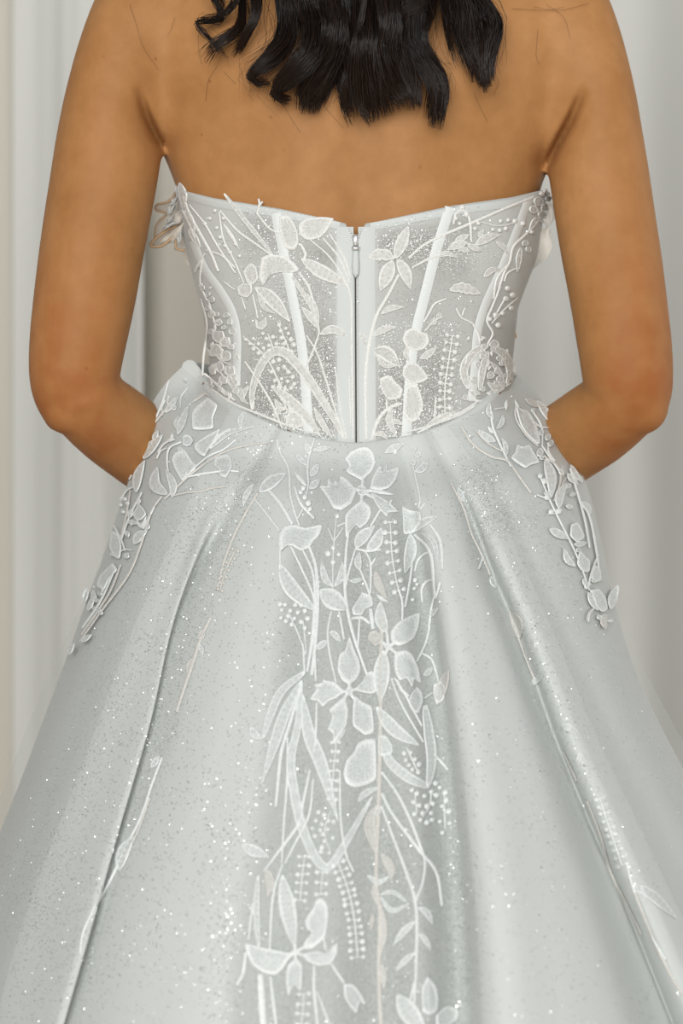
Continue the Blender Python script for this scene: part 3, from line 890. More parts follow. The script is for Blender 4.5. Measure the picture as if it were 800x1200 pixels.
B.stem((373, 382), (374, 392), w=3); B.stem((409, 440), (411, 500), w=2.5); B.leaf((368, 478), (380, 500), (390, 514), w=8)
B.leaf((375, 392), (390, 386), (407, 394), w=11); B.leaf((354, 360), (364, 372), (374, 387), w=9); B.leaf((362, 346), (370, 362), (374, 384), w=6)
for (x_, y_, r_) in [(256, 394, 8), (264, 401, 7), (254, 410, 8), (266, 417, 7), (258, 430, 7), (270, 434, 7), (262, 445, 6), (249, 368, 5), (257, 378, 5), (274, 448, 6), (283, 462, 5), (246, 449, 4)]:
    B.dot(x_, y_, r_)
B.leaf((267, 438), (275, 454), (290, 458), w=7); B.leaf((292, 452), (284, 466), (292, 474), w=7)
B.leaf((322, 468), (327, 478), (321, 492), w=8)
B.blob([(334, 498), (336, 486), (344, 481), (353, 486), (357, 499), (346, 502)])
B.stem((236, 350), (243, 380), (239, 420), (238, 440), w=2.5); B.stem((245, 352), (249, 368), (253, 382), w=2.2); B.stem((240, 438), (256, 452), (276, 470), w=3.4); B.stem((247, 405), (258, 421), (272, 428), w=2)
B.stem((247, 431), (259, 437), (268, 449), w=2)
B.stem((214, 226), (222, 250), (236, 276), (248, 298), (256, 318), w=4); B.stem((222, 240), (240, 262), (251, 281), (263, 300), (276, 314), w=2.6)
B.stem((257, 248), (262, 280), (275, 306), (286, 332), w=2.4); B.stem((242, 293), (262, 301), (276, 320), w=2.6)
B.berries([(252, 247), (262, 256), (254, 267), (258, 278), (264, 288), (240, 262), (270, 296), (246, 256), (268, 272), (276, 286), (281, 300)], [], r=2.6)
B.stem((241, 296), (231, 313), (229, 319), w=3.2); B.stem((238, 300), (235, 330), (243, 352), w=2.4)
B.leaf((211, 214), (215, 228), (216, 246), w=10); B.leaf((222, 268), (228, 278), (236, 290), w=8); B.leaf((218, 244), (224, 258), (229, 272), w=8)
B.stem((214, 246), (222, 262), (231, 284), w=3); B.leaf((262, 262), (281, 292), w=5); B.leaf((290, 262), (305, 280), w=6)

# dense small lace filling the see-through left side panel
r2 = np.random.default_rng(21)
for k in range(44):
    y_ = r2.uniform(335, 462); xl_, xr_ = lin(BL, y_) + 4, lin([(335, 258), (380, 274), (462, 284)], y_)
    if y_ > lin(BBOT, xl_) - 4: xl_ = xl_ + 14
    x_ = r2.uniform(xl_, xr_); g = r2.uniform(0, 6.28); L_ = r2.uniform(5, 10)
    if r2.uniform() < .45: B.dot(x_, y_, r2.uniform(2.8, 4.8))
    else: B.leaf((x_, y_), (x_ + L_ * math.cos(g), y_ + L_ * math.sin(g)), w=r2.uniform(3, 5.5))
for k in range(34):
    y_ = r2.uniform(392, 470); xr_ = lin(BR, y_) - 3; x_ = r2.uniform(548, xr_)
    if y_ > lin(BBOT, x_) - 3: continue
    g = r2.uniform(0, 6.28); L_ = r2.uniform(5, 10)
    if r2.uniform() < .5: B.dot(x_, y_, r2.uniform(2.6, 4.6))
    else: B.leaf((x_, y_), (x_ + L_ * math.cos(g), y_ + L_ * math.sin(g)), w=r2.uniform(3, 5.5))

# ---- bodice, right of the zip
B.leaf((463, 303), (469, 288), (478, 266), w=15, kind='jag'); B.leaf((462, 303), (448, 298), (432, 302), w=15, kind='jag')
B.leaf((460, 305), (453, 322), (445, 341), w=18); B.leaf((465, 304), (474, 318), (481, 339), w=15)
B.stem((467, 322), (455, 345), (441, 370), (433, 400), (430, 420), (428, 450), (429, 515), w=4.4)
B.stem((478, 303), (495, 288), (520, 275), (546, 264), (590, 245), (625, 231), w=3.8); B.stem((482, 314), (505, 302), (520, 298), w=3.2)
B.leaf((510, 302), (522, 297), (536, 302), w=7); B.leaf((446, 368), (458, 361), (473, 360), w=8); B.leaf((437, 394), (449, 386), (464, 383), w=9); B.leaf((420, 390), (426, 397), (428, 405), w=7)
B.stem((531, 263), (534, 250), (544, 247), (550, 258), (552, 284), w=3.2)
B.leaf((556, 287), (570, 279), (585, 275), w=11); B.leaf((547, 285), (554, 290), (565, 294), w=8); B.leaf((547, 284), (536, 287), (523, 293), w=10); B.leaf((549, 275), (538, 281), (530, 292), w=9); B.leaf((534, 289), (542, 292), (552, 295), w=7)
B.leaf((560, 278), (566, 268), w=6)
B.berries([(533, 256), (538, 262), (546, 252), (556, 268), (560, 262), (577, 269), (585, 270), (592, 268), (595, 258), (586, 259), (603, 259), (541, 243)], [[(562, 260), (585, 265), (606, 260)]], r=2.8)
B.leaf((526, 340), (540, 337), (562, 344), w=13, kind='jag')
B.stem((523, 350), (509, 356), (503, 366), (496, 378)); B.dot(514, 370, 4); B.dot(508, 377, 4); B.stem((498, 388), (508, 376), (518, 372), w=2.4)
B.stem((534, 361), (540, 372), (553, 379), (560, 392), (562, 403), w=2.8); B.stem((544, 361), (541, 370), w=2.4)
B.blob([(474, 388), (483, 384), (492, 388), (501, 392), (503, 401), (497, 409), (486, 412), (476, 408), (471, 398)], name='rose')
B.blob([(472, 430), (478, 424), (488, 426), (495, 432), (502, 443), (495, 448), (486, 450), (476, 447), (471, 440)], name='rose')
B.blob([(476, 452), (488, 449), (493, 462), (496, 476), (490, 492), (480, 496), (473, 488), (474, 470)], name='rose')
B.leaf((491, 420), (500, 416), (512, 406), w=9); B.leaf((478, 405), (475, 415), (480, 424), w=7)
B.leaf((437, 411), (452, 414), (468, 430), w=18, prof='open'); B.leaf((466, 428), (450, 428), (438, 413), w=6)
B.blob([(444, 444), (455, 439), (464, 448), (472, 456), (469, 467), (455, 469), (447, 458)], hole=(455, 456)); B.stem((453, 468), (453, 482), w=3)
B.stem((471, 473), (456, 478), (443, 492), (435, 516), w=4.4); B.leaf((459, 478), (456, 493), (464, 512), w=9); B.leaf((472, 498), (463, 494), (452, 500), w=7); B.leaf((438, 511), (446, 508), (455, 516), w=7)
B.pairs([(530, 393), (525, 425), (521, 455), (521, 487)], step=8.5, half=6.2)
B.stem((510, 466), (509, 492), w=2.6)
B.stem((488, 508), (515, 494), (542, 482), (560, 470), w=3.6); B.leaf((493, 506), (514, 490), (538, 481), w=7)
# openwork flower at the right side
B.leaf((548, 456), (543, 434), (552, 416), (569, 404), w=11, kind='blade'); B.leaf((571, 412), (565, 432), (561, 458), w=9, kind='blade')
B.leaf((573, 408), (588, 414), (597, 432), (594, 452), w=11, kind='blade'); B.stem((563, 412), (548, 416), (544, 430), w=2.6); B.leaf((574, 424), (584, 436), (590, 448), w=6)
B.leaf((570, 448), (582, 456), (592, 446), w=8); B.stem((548, 458), (560, 470), (580, 462), (596, 450), w=3)
for (x_, y_, r_) in [(578, 404, 6), (590, 424, 5), (556, 446, 6), (585, 445, 5), (545, 466, 4), (553, 462, 4), (574, 440, 5), (599, 440, 4), (560, 428, 5), (565, 418, 4)]:
    B.dot(x_, y_, r_)
B.stem((586, 336), (576, 360), (570, 376), (577, 390), (572, 401), (566, 412), w=3); B.stem((592, 348), (578, 373), w=2.4)
B.stem((606, 349), (591, 362), (575, 379), w=2.4)
B.berries([(600, 346), (592, 350), (598, 361), (588, 367), (580, 369), (573, 374), (583, 381), (594, 338)], [], r=3.2)
B.stem((626, 240), (631, 256), (616, 274), (601, 289), (597, 306), (590, 320), (581, 348), w=3.4); B.stem((598, 306), (582, 326), (578, 350), w=2.6); B.stem((605, 314), (594, 320), (590, 330), w=2.6)
B.leaf((609, 290), (607, 303), (605, 319), w=7); B.leaf((619, 270), (628, 257), (638, 262), w=7); B.leaf((580, 283), (590, 290), (595, 300), w=7); B.leaf((566, 325), (576, 316), (586, 316), w=8)
for (x_, y_, r_) in [(630, 236, 6), (638, 243, 6), (634, 252, 5), (624, 246, 5), (614, 285, 4), (618, 292, 4), (641, 233, 4)]:
    B.dot(x_, y_, r_)
B.berries([(638, 224), (634, 227), (641, 227), (622, 272), (612, 262)], [], r=3)

# ---- organza flowers standing off the sides of the bust
def organza(path, w, Y0, Y1, curl, m, name='organza_petal', n=12):
    c = catmull(path, n); T = np.gradient(c, axis=0); T /= np.linalg.norm(T, axis=1)[:, None]; N = np.stack([-T[:, 1], T[:, 0]], 1)
    wf = width_fn('leaf', w); V, f = [], []
    for i in range(n):
        t = i / (n - 1)
        for k in range(7):
            x_ = (k - 3) / 3
            q = c[i] + N[i] * x_ * wf(min(.97, max(.08, t))) / 2
            V.append(W(q[0], q[1], Y0 + (Y1 - Y0) * t + curl * (x_ * x_) - .004 * math.sin(6 * t + 3 * x_)))
    return mesh_obj(name, V, grid_faces(n, 7), m, bodice, label='sheer tan edged organza petal' if m is M_ORGANZA else None)
for path, w, Y0, Y1, cu in [([(212, 232), (200, 242), (183, 244)], 20, .080, .105, .010), ([(214, 250), (196, 262), (180, 288)], 22, .078, .12, -.010), ([(216, 262), (205, 275), (186, 285)], 16, .075, .09, .012),
                            ([(219, 268), (216, 285), (204, 292)], 18, .085, .11, .01), ([(222, 285), (226, 300), (238, 318)], 22, .09, .10, .01), ([(640, 268), (634, 290), (621, 316)], 24, .085, .10, -.01), ([(642, 236), (645, 248), (640, 268)], 14, .08, .09, .006)]:
    organza(path, w, Y0, Y1, cu, M_ORGANZA)
def edge(path, Y, r=.0011, m=None, name='petal_edge'):
    v, f = tube_mesh(catmull([W(a_, b_, Y) for a_, b_ in path], 24), r, 6)
    return mesh_obj(name, v, f, m or M_BROWN, bodice, attrs={'cord': [1] * len(v)})
edge([(208, 222), (198, 236), (184, 240), (183, 246), (197, 250)], .088); edge([(200, 248), (184, 262), (181, 278)], .09, .0008); edge([(212, 262), (192, 272), (176, 287), (190, 288), (204, 276)], .086, .0014)
edge([(208, 272), (206, 290), (216, 294)], .086); edge([(220, 294), (226, 306), (237, 318)], .09, .0006); edge([(600, 385), (604, 395), (590, 398), (584, 408)], .088, .0009)
for path, w in [([(206, 240), (200, 245), (196, 252)], 7), ([(208, 232), (203, 236), (200, 241)], 6), ([(210, 262), (200, 262), (190, 268)], 6), ([(213, 270), (210, 278), (209, 286)], 7), ([(204, 252), (198, 258), (196, 262)], 5), ([(214, 214), (209, 220), (209, 232)], 9), ([(222, 270), (228, 280), (232, 288)], 7)]:
    organza(path, w, .078, .078, .002, M_LACEB, 'petal')
# ---- skirt: the centre garland
K.blob([(423, 563), (410, 556), (405, 552), (409, 546), (404, 538), (410, 530), (420, 525), (430, 524), (437, 530), (440, 542), (436, 552), (428, 560)])
K.blob([(418, 575), (412, 590), (400, 598), (390, 596), (384, 585), (374, 570), (383, 571), (384, 561), (390, 568), (393, 563), (396, 568), (399, 558), (406, 562), (413, 569)])
K.blob([(433, 573), (436, 560), (445, 545), (447, 556), (453, 543), (454, 553), (468, 548), (464, 563), (456, 572), (445, 575)])
K.leaf((432, 575), (446, 577), (461, 580), w=5)
K.blob([(434, 577), (445, 583), (455, 589), (461, 585), (458, 592), (467, 600), (455, 601), (453, 606), (445, 598), (438, 588)])
K.blob([(424, 586), (433, 593), (435, 602), (430, 613), (421, 620), (417, 615), (405, 630), (404, 605), (410, 597), (418, 590)])
K.dot(424, 576, 7)
K.stem((446, 597), (434, 617)); K.stem((368, 515), (362, 535), (360, 550), (361, 568), (358, 582), w=2.8)
for a_, b_, w_ in [((363, 534), (358, 516), 8), ((366, 528), (388, 524), 7), ((359, 546), (344, 530), 6), ((363, 559), (374, 544), 9), ((359, 570), (344, 553), 5), ((362, 573), (375, 563), 9)]:
    K.leaf(a_, b_, w=w_)
K.stem((345, 571), (352, 590), (368, 608), w=3.4); K.stem((356, 594), (348, 609), w=2.6); K.berries([(352, 577), (357, 583), (361, 590), (355, 572), (363, 597)], r=3.2)
K.stem((324, 516), (328, 530), (338, 550), (340, 580), (345, 600), (351, 617)); K.leaf((304, 577), (318, 565), (335, 556), w=15); K.stem((313, 573), (328, 590), (343, 615), w=4.5); K.stem((299, 586), (312, 602), (328, 623), w=3)
K.blob([(327, 625), (333, 617), (345, 615), (358, 619), (377, 615), (374, 627), (366, 636), (363, 642), (352, 646), (342, 640), (333, 640), (328, 647), (326, 636)], name='lily')
K.stem((328, 645), (328, 664), w=3); K.stem((341, 641), (355, 670), (367, 700), (369, 735), w=3); K.stem((355, 645), (366, 670), (369, 700), w=3); K.stem((363, 642), (370, 665), (372, 700), (370, 745), (365, 792), w=4.6); K.stem((369, 700), (366, 745), (360, 788), w=4)
K.leaf((327, 662), (342, 690), (370, 717), w=19)
K.berries([(328, 708), (334, 709), (346, 709), (353, 709), (330, 715), (340, 716), (357, 716), (329, 724), (338, 722), (349, 718), (335, 728), (345, 725), (360, 725), (353, 729), (357, 736), (342, 732)], [[(340, 722), (350, 745), (358, 768)], [(355, 728), (359, 766)]])
K.berries([(395, 605), (390, 642), (384, 649), (397, 650), (390, 659)], [[(394, 607), (391, 640), (390, 665), (390, 705)], [(384, 619), (391, 635)], [(402, 619), (391, 635)], [(404, 613), (395, 617)]], r=3.3)
K.leaf((390, 688), (381, 678), (377, 658), w=9); K.leaf((391, 688), (399, 677), (401, 658), w=9); K.leaf((375, 692), (390, 703), (408, 715), w=24)
K.stem((388, 717), (384, 740), (386, 765), (394, 801), w=3); K.stem((397, 717), (403, 750), w=3); K.stem((408, 624), (405, 650), (404, 690), (407, 715), (414, 745), (430, 792), w=4)
K.leaf((417, 643), (424, 630), (439, 617), w=15); K.leaf((430, 645), (441, 635), (447, 619), w=15); K.stem((416, 643), (430, 646), (446, 644), w=3)
K.stem((416, 644), (408, 672), (404, 692)); K.leaf((421, 669), (419, 658), (421, 647), w=9); K.stem((422, 668), (428, 683), (434, 700)); K.leaf((409, 681), (417, 681), (426, 679), w=6); K.stem((427, 645), (434, 660), (434, 696)); K.stem((440, 654), (434, 664), w=2.5)
K.blob([(424, 694), (435, 698), (437, 710), (428, 714), (424, 721), (414, 721), (412, 714), (418, 704)], name='rose'); K.stem((411, 725), (424, 724), (433, 731), w=4); K.stem((421, 726), (419, 762), w=3); K.stem((434, 714), (437, 738), w=5)
K.leaf((440, 670), (444, 686), (453, 702), w=11, beige=True); K.leaf((441, 697), (448, 702), (455, 706), w=5)
K.pairs([(457, 612), (459, 650), (463, 675), (467, 692)], step=9, half=6, r=3.1); K.stem((466, 690), (471, 705), (471, 727), w=3)
K.blob([(471, 593), (480, 598), (492, 600), (493, 612), (484, 625), (473, 626), (472, 610)]); K.leaf((484, 624), (497, 612), (513, 606), w=9); K.leaf((480, 626), (481, 645), (474, 672), w=15)
K.stem((486, 627), (500, 640), (506, 655), (508, 680), (510, 702), w=4); K.leaf((494, 625), (508, 635), (514, 660), w=7); K.stem((504, 615), (516, 635), (518, 668), w=4)
K.stem((483, 653), (480, 680), (474, 712)); K.stem((486, 670), (490, 656), (500, 648), (509, 651), w=2.8); K.stem((495, 707), (494, 690), (500, 681), (508, 680), w=3); K.stem((509, 698), (505, 715), (502, 745), w=2.8); K.stem((516, 682), (511, 700), w=2.6); K.leaf((504, 724), (509, 717), (514, 712), w=6)
K.berries([(486, 680), (485, 690), (483, 703), (488, 685)], r=2.6)
K.leaf((451, 531), (461, 525), (474, 520), w=9); K.leaf((462, 533), (464, 526), w=5); K.stem((484, 546), (488, 565), (492, 585), (490, 596), w=2.6); K.leaf((486, 553), (495, 549), (501, 537), w=9); K.dot(485, 525, 4); K.dot(489, 534, 4); K.dot(484, 543, 4); K.stem((498, 590), (492, 597), w=2.4)
for q in [((424, 576), (425, 560)), ((424, 576), (414, 573)), ((424, 576), (437, 575)), ((424, 576), (438, 584)), ((424, 576), (423, 590)),
          ((455, 758), (453, 740)), ((455, 758), (464, 752)), ((455, 758), (451, 768)), ((455, 758), (466, 767)), ((455, 758), (446, 751)),
          ((409, 810), (409, 800)), ((409, 810), (400, 811)), ((409, 810), (420, 807)), ((409, 810), (402, 820)), ((409, 810), (415, 820)),
          ((346, 1116), (346, 1106)), ((346, 1116), (356, 1110)), ((346, 1116), (336, 1119)), ((346, 1116), (356, 1120)), ((346, 1116), (346, 1126))]:
    K.stem(*q, w=4)
K.dot(346, 1116, 4)
# second flower
K.leaf((453, 742), (446, 725), (446, 705), w=15); K.blob([(458, 752), (457, 741), (465, 730), (480, 722), (492, 718), (490, 735), (485, 748), (475, 755), (465, 757)])
K.leaf((450, 763), (447, 790), (446, 823), w=20); K.blob([(462, 764), (474, 762), (482, 766), (487, 776), (490, 783), (493, 801), (485, 796), (483, 806), (476, 795), (468, 798), (463, 790), (461, 778)])
K.dot(440, 748, 9, beige=True); K.dot(455, 758, 5)
K.stem((458, 795), (470, 825), (496, 870)); K.stem((462, 795), (475, 815), (494, 851)); K.stem((503, 735), (498, 755), (488, 776)); K.stem((493, 765), (505, 772), (510, 785), (514, 802)); K.leaf((495, 791), (500, 789), (506, 782), w=8)
K.leaf((512, 826), (518, 805), (526, 784), w=13, beige=True); K.blob([(508, 803), (516, 798), (522, 806), (520, 820), (513, 825), (508, 815)]); K.blob([(488, 805), (494, 812), (495, 823), (490, 836), (483, 834), (478, 825), (480, 815)], hole=(485, 820))
K.stem((465, 797), (470, 808), (479, 816), w=4); K.stem((496, 819), (506, 812), w=2.6)
K.leaf((497, 827), (502, 860), (505, 890), (501, 922), w=13, kind='blade'); K.leaf((503, 923), (478, 911), (458, 894), (447, 872), w=13, kind='blade'); K.leaf((441, 829), (462, 855), (491, 874), w=17)
# third flower
K.blob([(409, 803), (400, 797), (395, 785), (397, 767), (404, 762), (409, 745), (415, 762), (421, 775), (422, 788), (417, 797)])
K.blob([(404, 810), (393, 800), (380, 797), (377, 794), (378, 800), (367, 803), (371, 807), (363, 820), (372, 822), (378, 829), (385, 822), (395, 818)])
K.blob([(414, 809), (425, 798), (430, 788), (438, 787), (440, 812), (430, 813)])
K.blob([(403, 816), (395, 823), (385, 832), (389, 840), (384, 855), (390, 860), (390, 872), (398, 862), (406, 850), (408, 832)])
K.blob([(415, 815), (413, 828), (413, 850), (422, 858), (428, 862), (438, 858), (437, 840), (435, 828), (425, 823)]); K.dot(409, 810, 5)
K.leaf((386, 741), (392, 744), (399, 753), w=8); K.leaf((383, 751), (376, 757), (369, 762), w=8); K.stem((368, 748), (370, 799), w=3.2); K.stem((371, 824), (370, 860), (368, 882), w=3.2)
K.leaf((357, 788), (330, 810), (316, 840), (308, 866), w=11, kind='blade'); K.leaf((294, 852), (299, 862), (308, 866), w=10); K.leaf((352, 798), (334, 835), (322, 870), (306, 920), w=14); K.stem((354, 800), (339, 850), (330, 880), (326, 915), (323, 946), w=4.5)
K.leaf((353, 798), (349, 850), (341, 890), (345, 930), (354, 970), (370, 1006), (385, 1017), (405, 988), (424, 955), (436, 934), w=12, kind='blade', name='arched_blade'); K.leaf((355, 815), (362, 860), (376, 895), (396, 962), w=17)
K.stem((355, 755), (357, 790)); K.stem((337, 865), (336, 920), (333, 960), (330, 1012), w=3.2); K.stem((363, 903), (355, 940), (350, 965), (325, 1000), (309, 1022), w=4); K.stem((367, 913), (362, 955), (345, 990), (334, 1012), w=3.2)
K.leaf((283, 990), (297, 997), (315, 1005), w=14); K.stem((398, 903), (399, 960), (405, 1000), (414, 1022), w=3); K.leaf((405, 855), (396, 866), (392, 874), w=6)
K.pairs([(394, 870), (391, 900), (389, 937)], step=8.5, half=4.5, r=2.8)
K.berries([(373, 952), (380, 955), (370, 962), (377, 966), (385, 962), (366, 971), (375, 973), (384, 972), (391, 963), (369, 980), (378, 978), (390, 982), (380, 986), (377, 993), (386, 1000), (376, 998)], [[(388, 950), (380, 975), (388, 1000)]])
K.blob([(440, 866), (428, 866), (418, 872), (414, 882), (406, 890), (402, 905), (405, 918), (415, 923), (430, 920), (441, 912)], name='rose'); K.blob([(443, 862), (452, 862), (459, 872), (460, 883), (450, 886), (443, 885)], beige=False); K.leaf((419, 940), (428, 930), (444, 923), w=9)
K.stem((447, 905), (465, 930), (480, 960), (492, 990), (498, 1010), (495, 1035), (486, 1058), w=4); K.stem((447, 930), (460, 955), (490, 995), (511, 1022), (518, 1062), w=4.2); K.stem((447, 945), (460, 980), (475, 1020), (487, 1060), (488, 1120), (485, 1178), w=4)
K.berries([(482, 926), (488, 930), (497, 933), (505, 928), (510, 918), (515, 923), (511, 932), (521, 929), (522, 938), (507, 942), (500, 945), (491, 944), (484, 940), (485, 954), (495, 953), (505, 953), (518, 945), (525, 951), (492, 961), (500, 964), (506, 961), (515, 963), (526, 965), (518, 976)], [[(486, 930), (488, 955)], [(505, 925), (503, 945), (494, 958)], [(520, 930), (521, 972)]], r=3.2)
K.berries([(473, 883), (481, 882), (475, 891), (486, 890), (479, 897), (491, 896), (483, 902), (490, 905)], [[(476, 876), (484, 893), (490, 906)]]); K.stem((508, 884), (516, 892), (525, 903), w=3.4)
# lower garland
K.leaf((311, 1018), (316, 1034), (313, 1052), w=12, beige=True); K.leaf((302, 1026), (300, 1068), (303, 1112), w=8, kind='blade'); K.stem((296, 1058), (291, 1102)); K.stem((331, 1013), (320, 1050), (316, 1114), w=3.6)
K.leaf((331, 1026), (338, 1070), (346, 1112), w=20)
K.blob([(352, 1112), (368, 1095), (360, 1090), (357, 1080), (362, 1070), (367, 1065), (370, 1055), (376, 1052), (383, 1058), (385, 1072), (383, 1090), (380, 1100), (366, 1112)], hole=(372, 1080)); K.blob([(345, 1118), (325, 1114), (305, 1110), (287, 1105), (289, 1116), (295, 1130), (308, 1140), (322, 1143), (332, 1135), (337, 1126)])
K.blob([(352, 1118), (372, 1115), (387, 1119), (393, 1110), (396, 1103), (395, 1118), (388, 1130), (372, 1132), (360, 1127)]); K.blob([(347, 1122), (354, 1130), (354, 1150), (352, 1162), (345, 1154), (338, 1168), (335, 1150), (337, 1132)])
K.stem((288, 1116), (285, 1140), (277, 1155), w=5); K.stem((305, 1142), (309, 1215), w=8); K.stem((317, 1145), (325, 1215), w=4); K.stem((368, 1132), (368, 1160), (373, 1210), w=4); K.stem((388, 1130), (403, 1152), w=3.4); K.stem((379, 1098), (382, 1115)); K.stem((371, 1162), (390, 1210))
K.blob([(402, 1153), (413, 1153), (421, 1163), (429, 1178), (420, 1175), (418, 1188), (410, 1180), (403, 1168)]); K.pairs([(356, 1165), (355, 1185), (352, 1212)], step=9, half=6)
K.pairs([(357, 1004), (354, 1030), (352, 1056)], step=8, half=6, r=3); K.pairs([(378, 1022), (376, 1048)], step=9, half=6, r=3); K.pairs([(396, 1012), (406, 1038), (414, 1072), (419, 1122)], step=8, half=7, r=3.2)
K.leaf((445, 1049), (461, 1046), (480, 1060), w=6); K.leaf((446, 1051), (459, 1067), (480, 1060), w=7)
for a_, b_, c_, w_ in [((487, 1080), (475, 1090), (461, 1108), 9), ((489, 1064), (499, 1069), (506, 1083), 8), ((490, 1094), (498, 1102), (504, 1114), 7), ((487, 1117), (477, 1124), (464, 1138), 8)]:
    K.leaf(a_, b_, c_, w=w_)
K.leaf((466, 1166), (480, 1188), (500, 1212), w=24); K.blob([(500, 1144), (510, 1155), (513, 1170), (512, 1185), (503, 1190), (495, 1185), (493, 1160)]); K.blob([(510, 1190), (522, 1179), (536, 1182), (535, 1195), (522, 1204), (511, 1206)]); K.stem((486, 1150), (480, 1174))
# centre seam trim in champagne
K.stem((447, 722), (446, 800), (445, 880), (443, 960), (441, 1030), (446, 1080), (444, 1140), (447, 1215), w=5, beige=True, kind='flat', name='seam_trim')
K.leaf((442, 944), (433, 965), (440, 1002), w=14, beige=True); K.leaf((446, 945), (438, 958), w=6); K.leaf((447, 1000), (458, 1018), (458, 1032), w=12, beige=True); K.leaf((430, 1026), (444, 1034), (458, 1026), w=7); K.leaf((438, 1036), (441, 1060), w=10, beige=True); K.leaf((446, 1060), (448, 1095), (442, 1128), w=12, beige=True); K.leaf((448, 1130), (450, 1160), w=9, beige=True); K.leaf((436, 1070), (434, 1092), w=6, beige=True)

# ---- skirt: left hip
H.blob([(244, 466), (255, 475), (250, 490), (250, 502), (240, 504), (226, 503), (225, 485), (230, 477)]); H.dot(219, 517, 7)
H.blob([(228, 521), (240, 513), (250, 507), (259, 503), (250, 518), (240, 535), (233, 532), (228, 526)]); H.blob([(217, 527), (225, 540), (231, 547), (222, 558), (214, 565), (205, 550), (201, 538), (206, 530)])
H.leaf((197, 580), (182, 568), (185, 548), w=14); H.leaf((202, 583), (203, 568), (195, 550), w=10)
H.stem((213, 518), (198, 526), (196, 545), (198, 553), w=2.6); H.stem((193, 585), (225, 555), (260, 531), (290, 522), (316, 519), w=2.8, beige=True); H.stem((203, 581), (222, 577), (235, 576), (250, 572), (268, 570), w=2.6, beige=True); H.stem((221, 559), (240, 555), (262, 552), w=2.8); H.stem((228, 548), (246, 534), (262, 527), (276, 516), w=2.4)
H.blob([(252, 537), (262, 533), (270, 535), (272, 548), (265, 560), (258, 558), (256, 550), (250, 545)], name='rose'); H.stem((270, 552), (280, 553), w=2.4)
H.leaf((246, 527), (268, 508), (300, 500), w=6); H.leaf((283, 503), (282, 492), (288, 482), w=6); H.leaf((240, 530), (258, 510), (272, 502), w=5); H.leaf((225, 472), (240, 462), (247, 466), w=4, beige=True)
H.leaf((172, 494), (168, 504), (167, 518), w=11); H.leaf((169, 538), (178, 524), (191, 510), w=11); H.leaf((160, 577), (162, 558), (170, 540), w=11); H.leaf((152, 562), (154, 550), (158, 539), w=6)
H.stem((178, 500), (190, 485), (206, 466), w=2.6, beige=True); H.leaf((194, 484), (202, 474), (209, 466), w=7); H.leaf((208, 510), (213, 496), (221, 476), w=9); H.leaf((212, 506), (207, 498), (210, 488), w=7); H.stem((198, 446), (191, 470), (182, 492), w=2.6); H.leaf((180, 516), (186, 505), w=6); H.leaf((196, 517), (204, 514), w=5); H.dot(203, 478, 4); H.dot(175, 500, 4)
H.stem((190, 582), (178, 600), (165, 640), (150, 675), (118, 718), (94, 752), w=2.8, beige=True); H.stem((166, 578), (152, 606), (143, 632), w=2.2); H.stem((153, 575), (148, 606), (141, 634), w=2.2, beige=True)
H.berries([(147, 585), (142, 592), (145, 600), (150, 590)], r=2.4)
H.blob([(163, 590), (169, 596), (172, 603), (166, 610), (160, 610), (156, 602), (160, 597)]); H.leaf((150, 613), (156, 612), (162, 615), w=6); H.leaf((158, 638), (163, 629), (173, 622), w=11); H.blob([(132, 622), (139, 626), (143, 640), (141, 655), (134, 653), (129, 640)]); H.stem((134, 616), (143, 634), (147, 646), w=2.6); H.stem((181, 595), (172, 612), (168, 620), w=2.4); H.leaf((149, 622), (151, 630), w=6); H.leaf((160, 609), (166, 617), (172, 605), w=5)
H.blob([(133, 660), (138, 668), (128, 680), (122, 692), (114, 687), (118, 675), (125, 668)]); H.leaf((110, 692), (112, 703), (120, 704), w=7); H.leaf((104, 716), (108, 706), (112, 698), w=6); H.stem((135, 668), (118, 705), (97, 736), w=2.6); H.stem((142, 662), (128, 696), (96, 744), w=2.6, beige=True); H.leaf((97, 753), (102, 748), (108, 744), w=6); H.leaf((82, 767), (84, 760), (88, 754), w=6); H.leaf((100, 706), (101, 698), (104, 689), w=6); H.leaf((148, 655), (151, 648), w=6)
# left pleat trim
K.stem((302, 578), (287, 603), (274, 628), (262, 660), (254, 692), w=3.4, beige=True); K.leaf((297, 568), (288, 582), (285, 594), w=7); K.pairs([(276, 645), (265, 668), (258, 692)], step=7, half=3, r=2.2, beige=True)
K.stem((247, 724), (236, 746), (228, 770), (218, 800), (207, 834), w=4.6, beige=True, name='pleat_trim'); K.leaf((240, 738), (233, 752), w=8, beige=True); K.leaf((226, 772), (220, 790), w=8, beige=True); K.leaf((235, 755), (238, 768), w=6)
K.stem((190, 888), (178, 920), (165, 958), (150, 988), (138, 1014), (124, 1042), (110, 1066), (98, 1092), (94, 1118), w=3.4, name='pleat_trim'); K.stem((176, 935), (160, 978), (140, 1014), w=2.6, beige=True); K.leaf((140, 1020), (144, 1000), (157, 980), w=15); K.leaf((178, 900), (187, 886), w=7); K.leaf((113, 1062), (108, 1074), w=6)

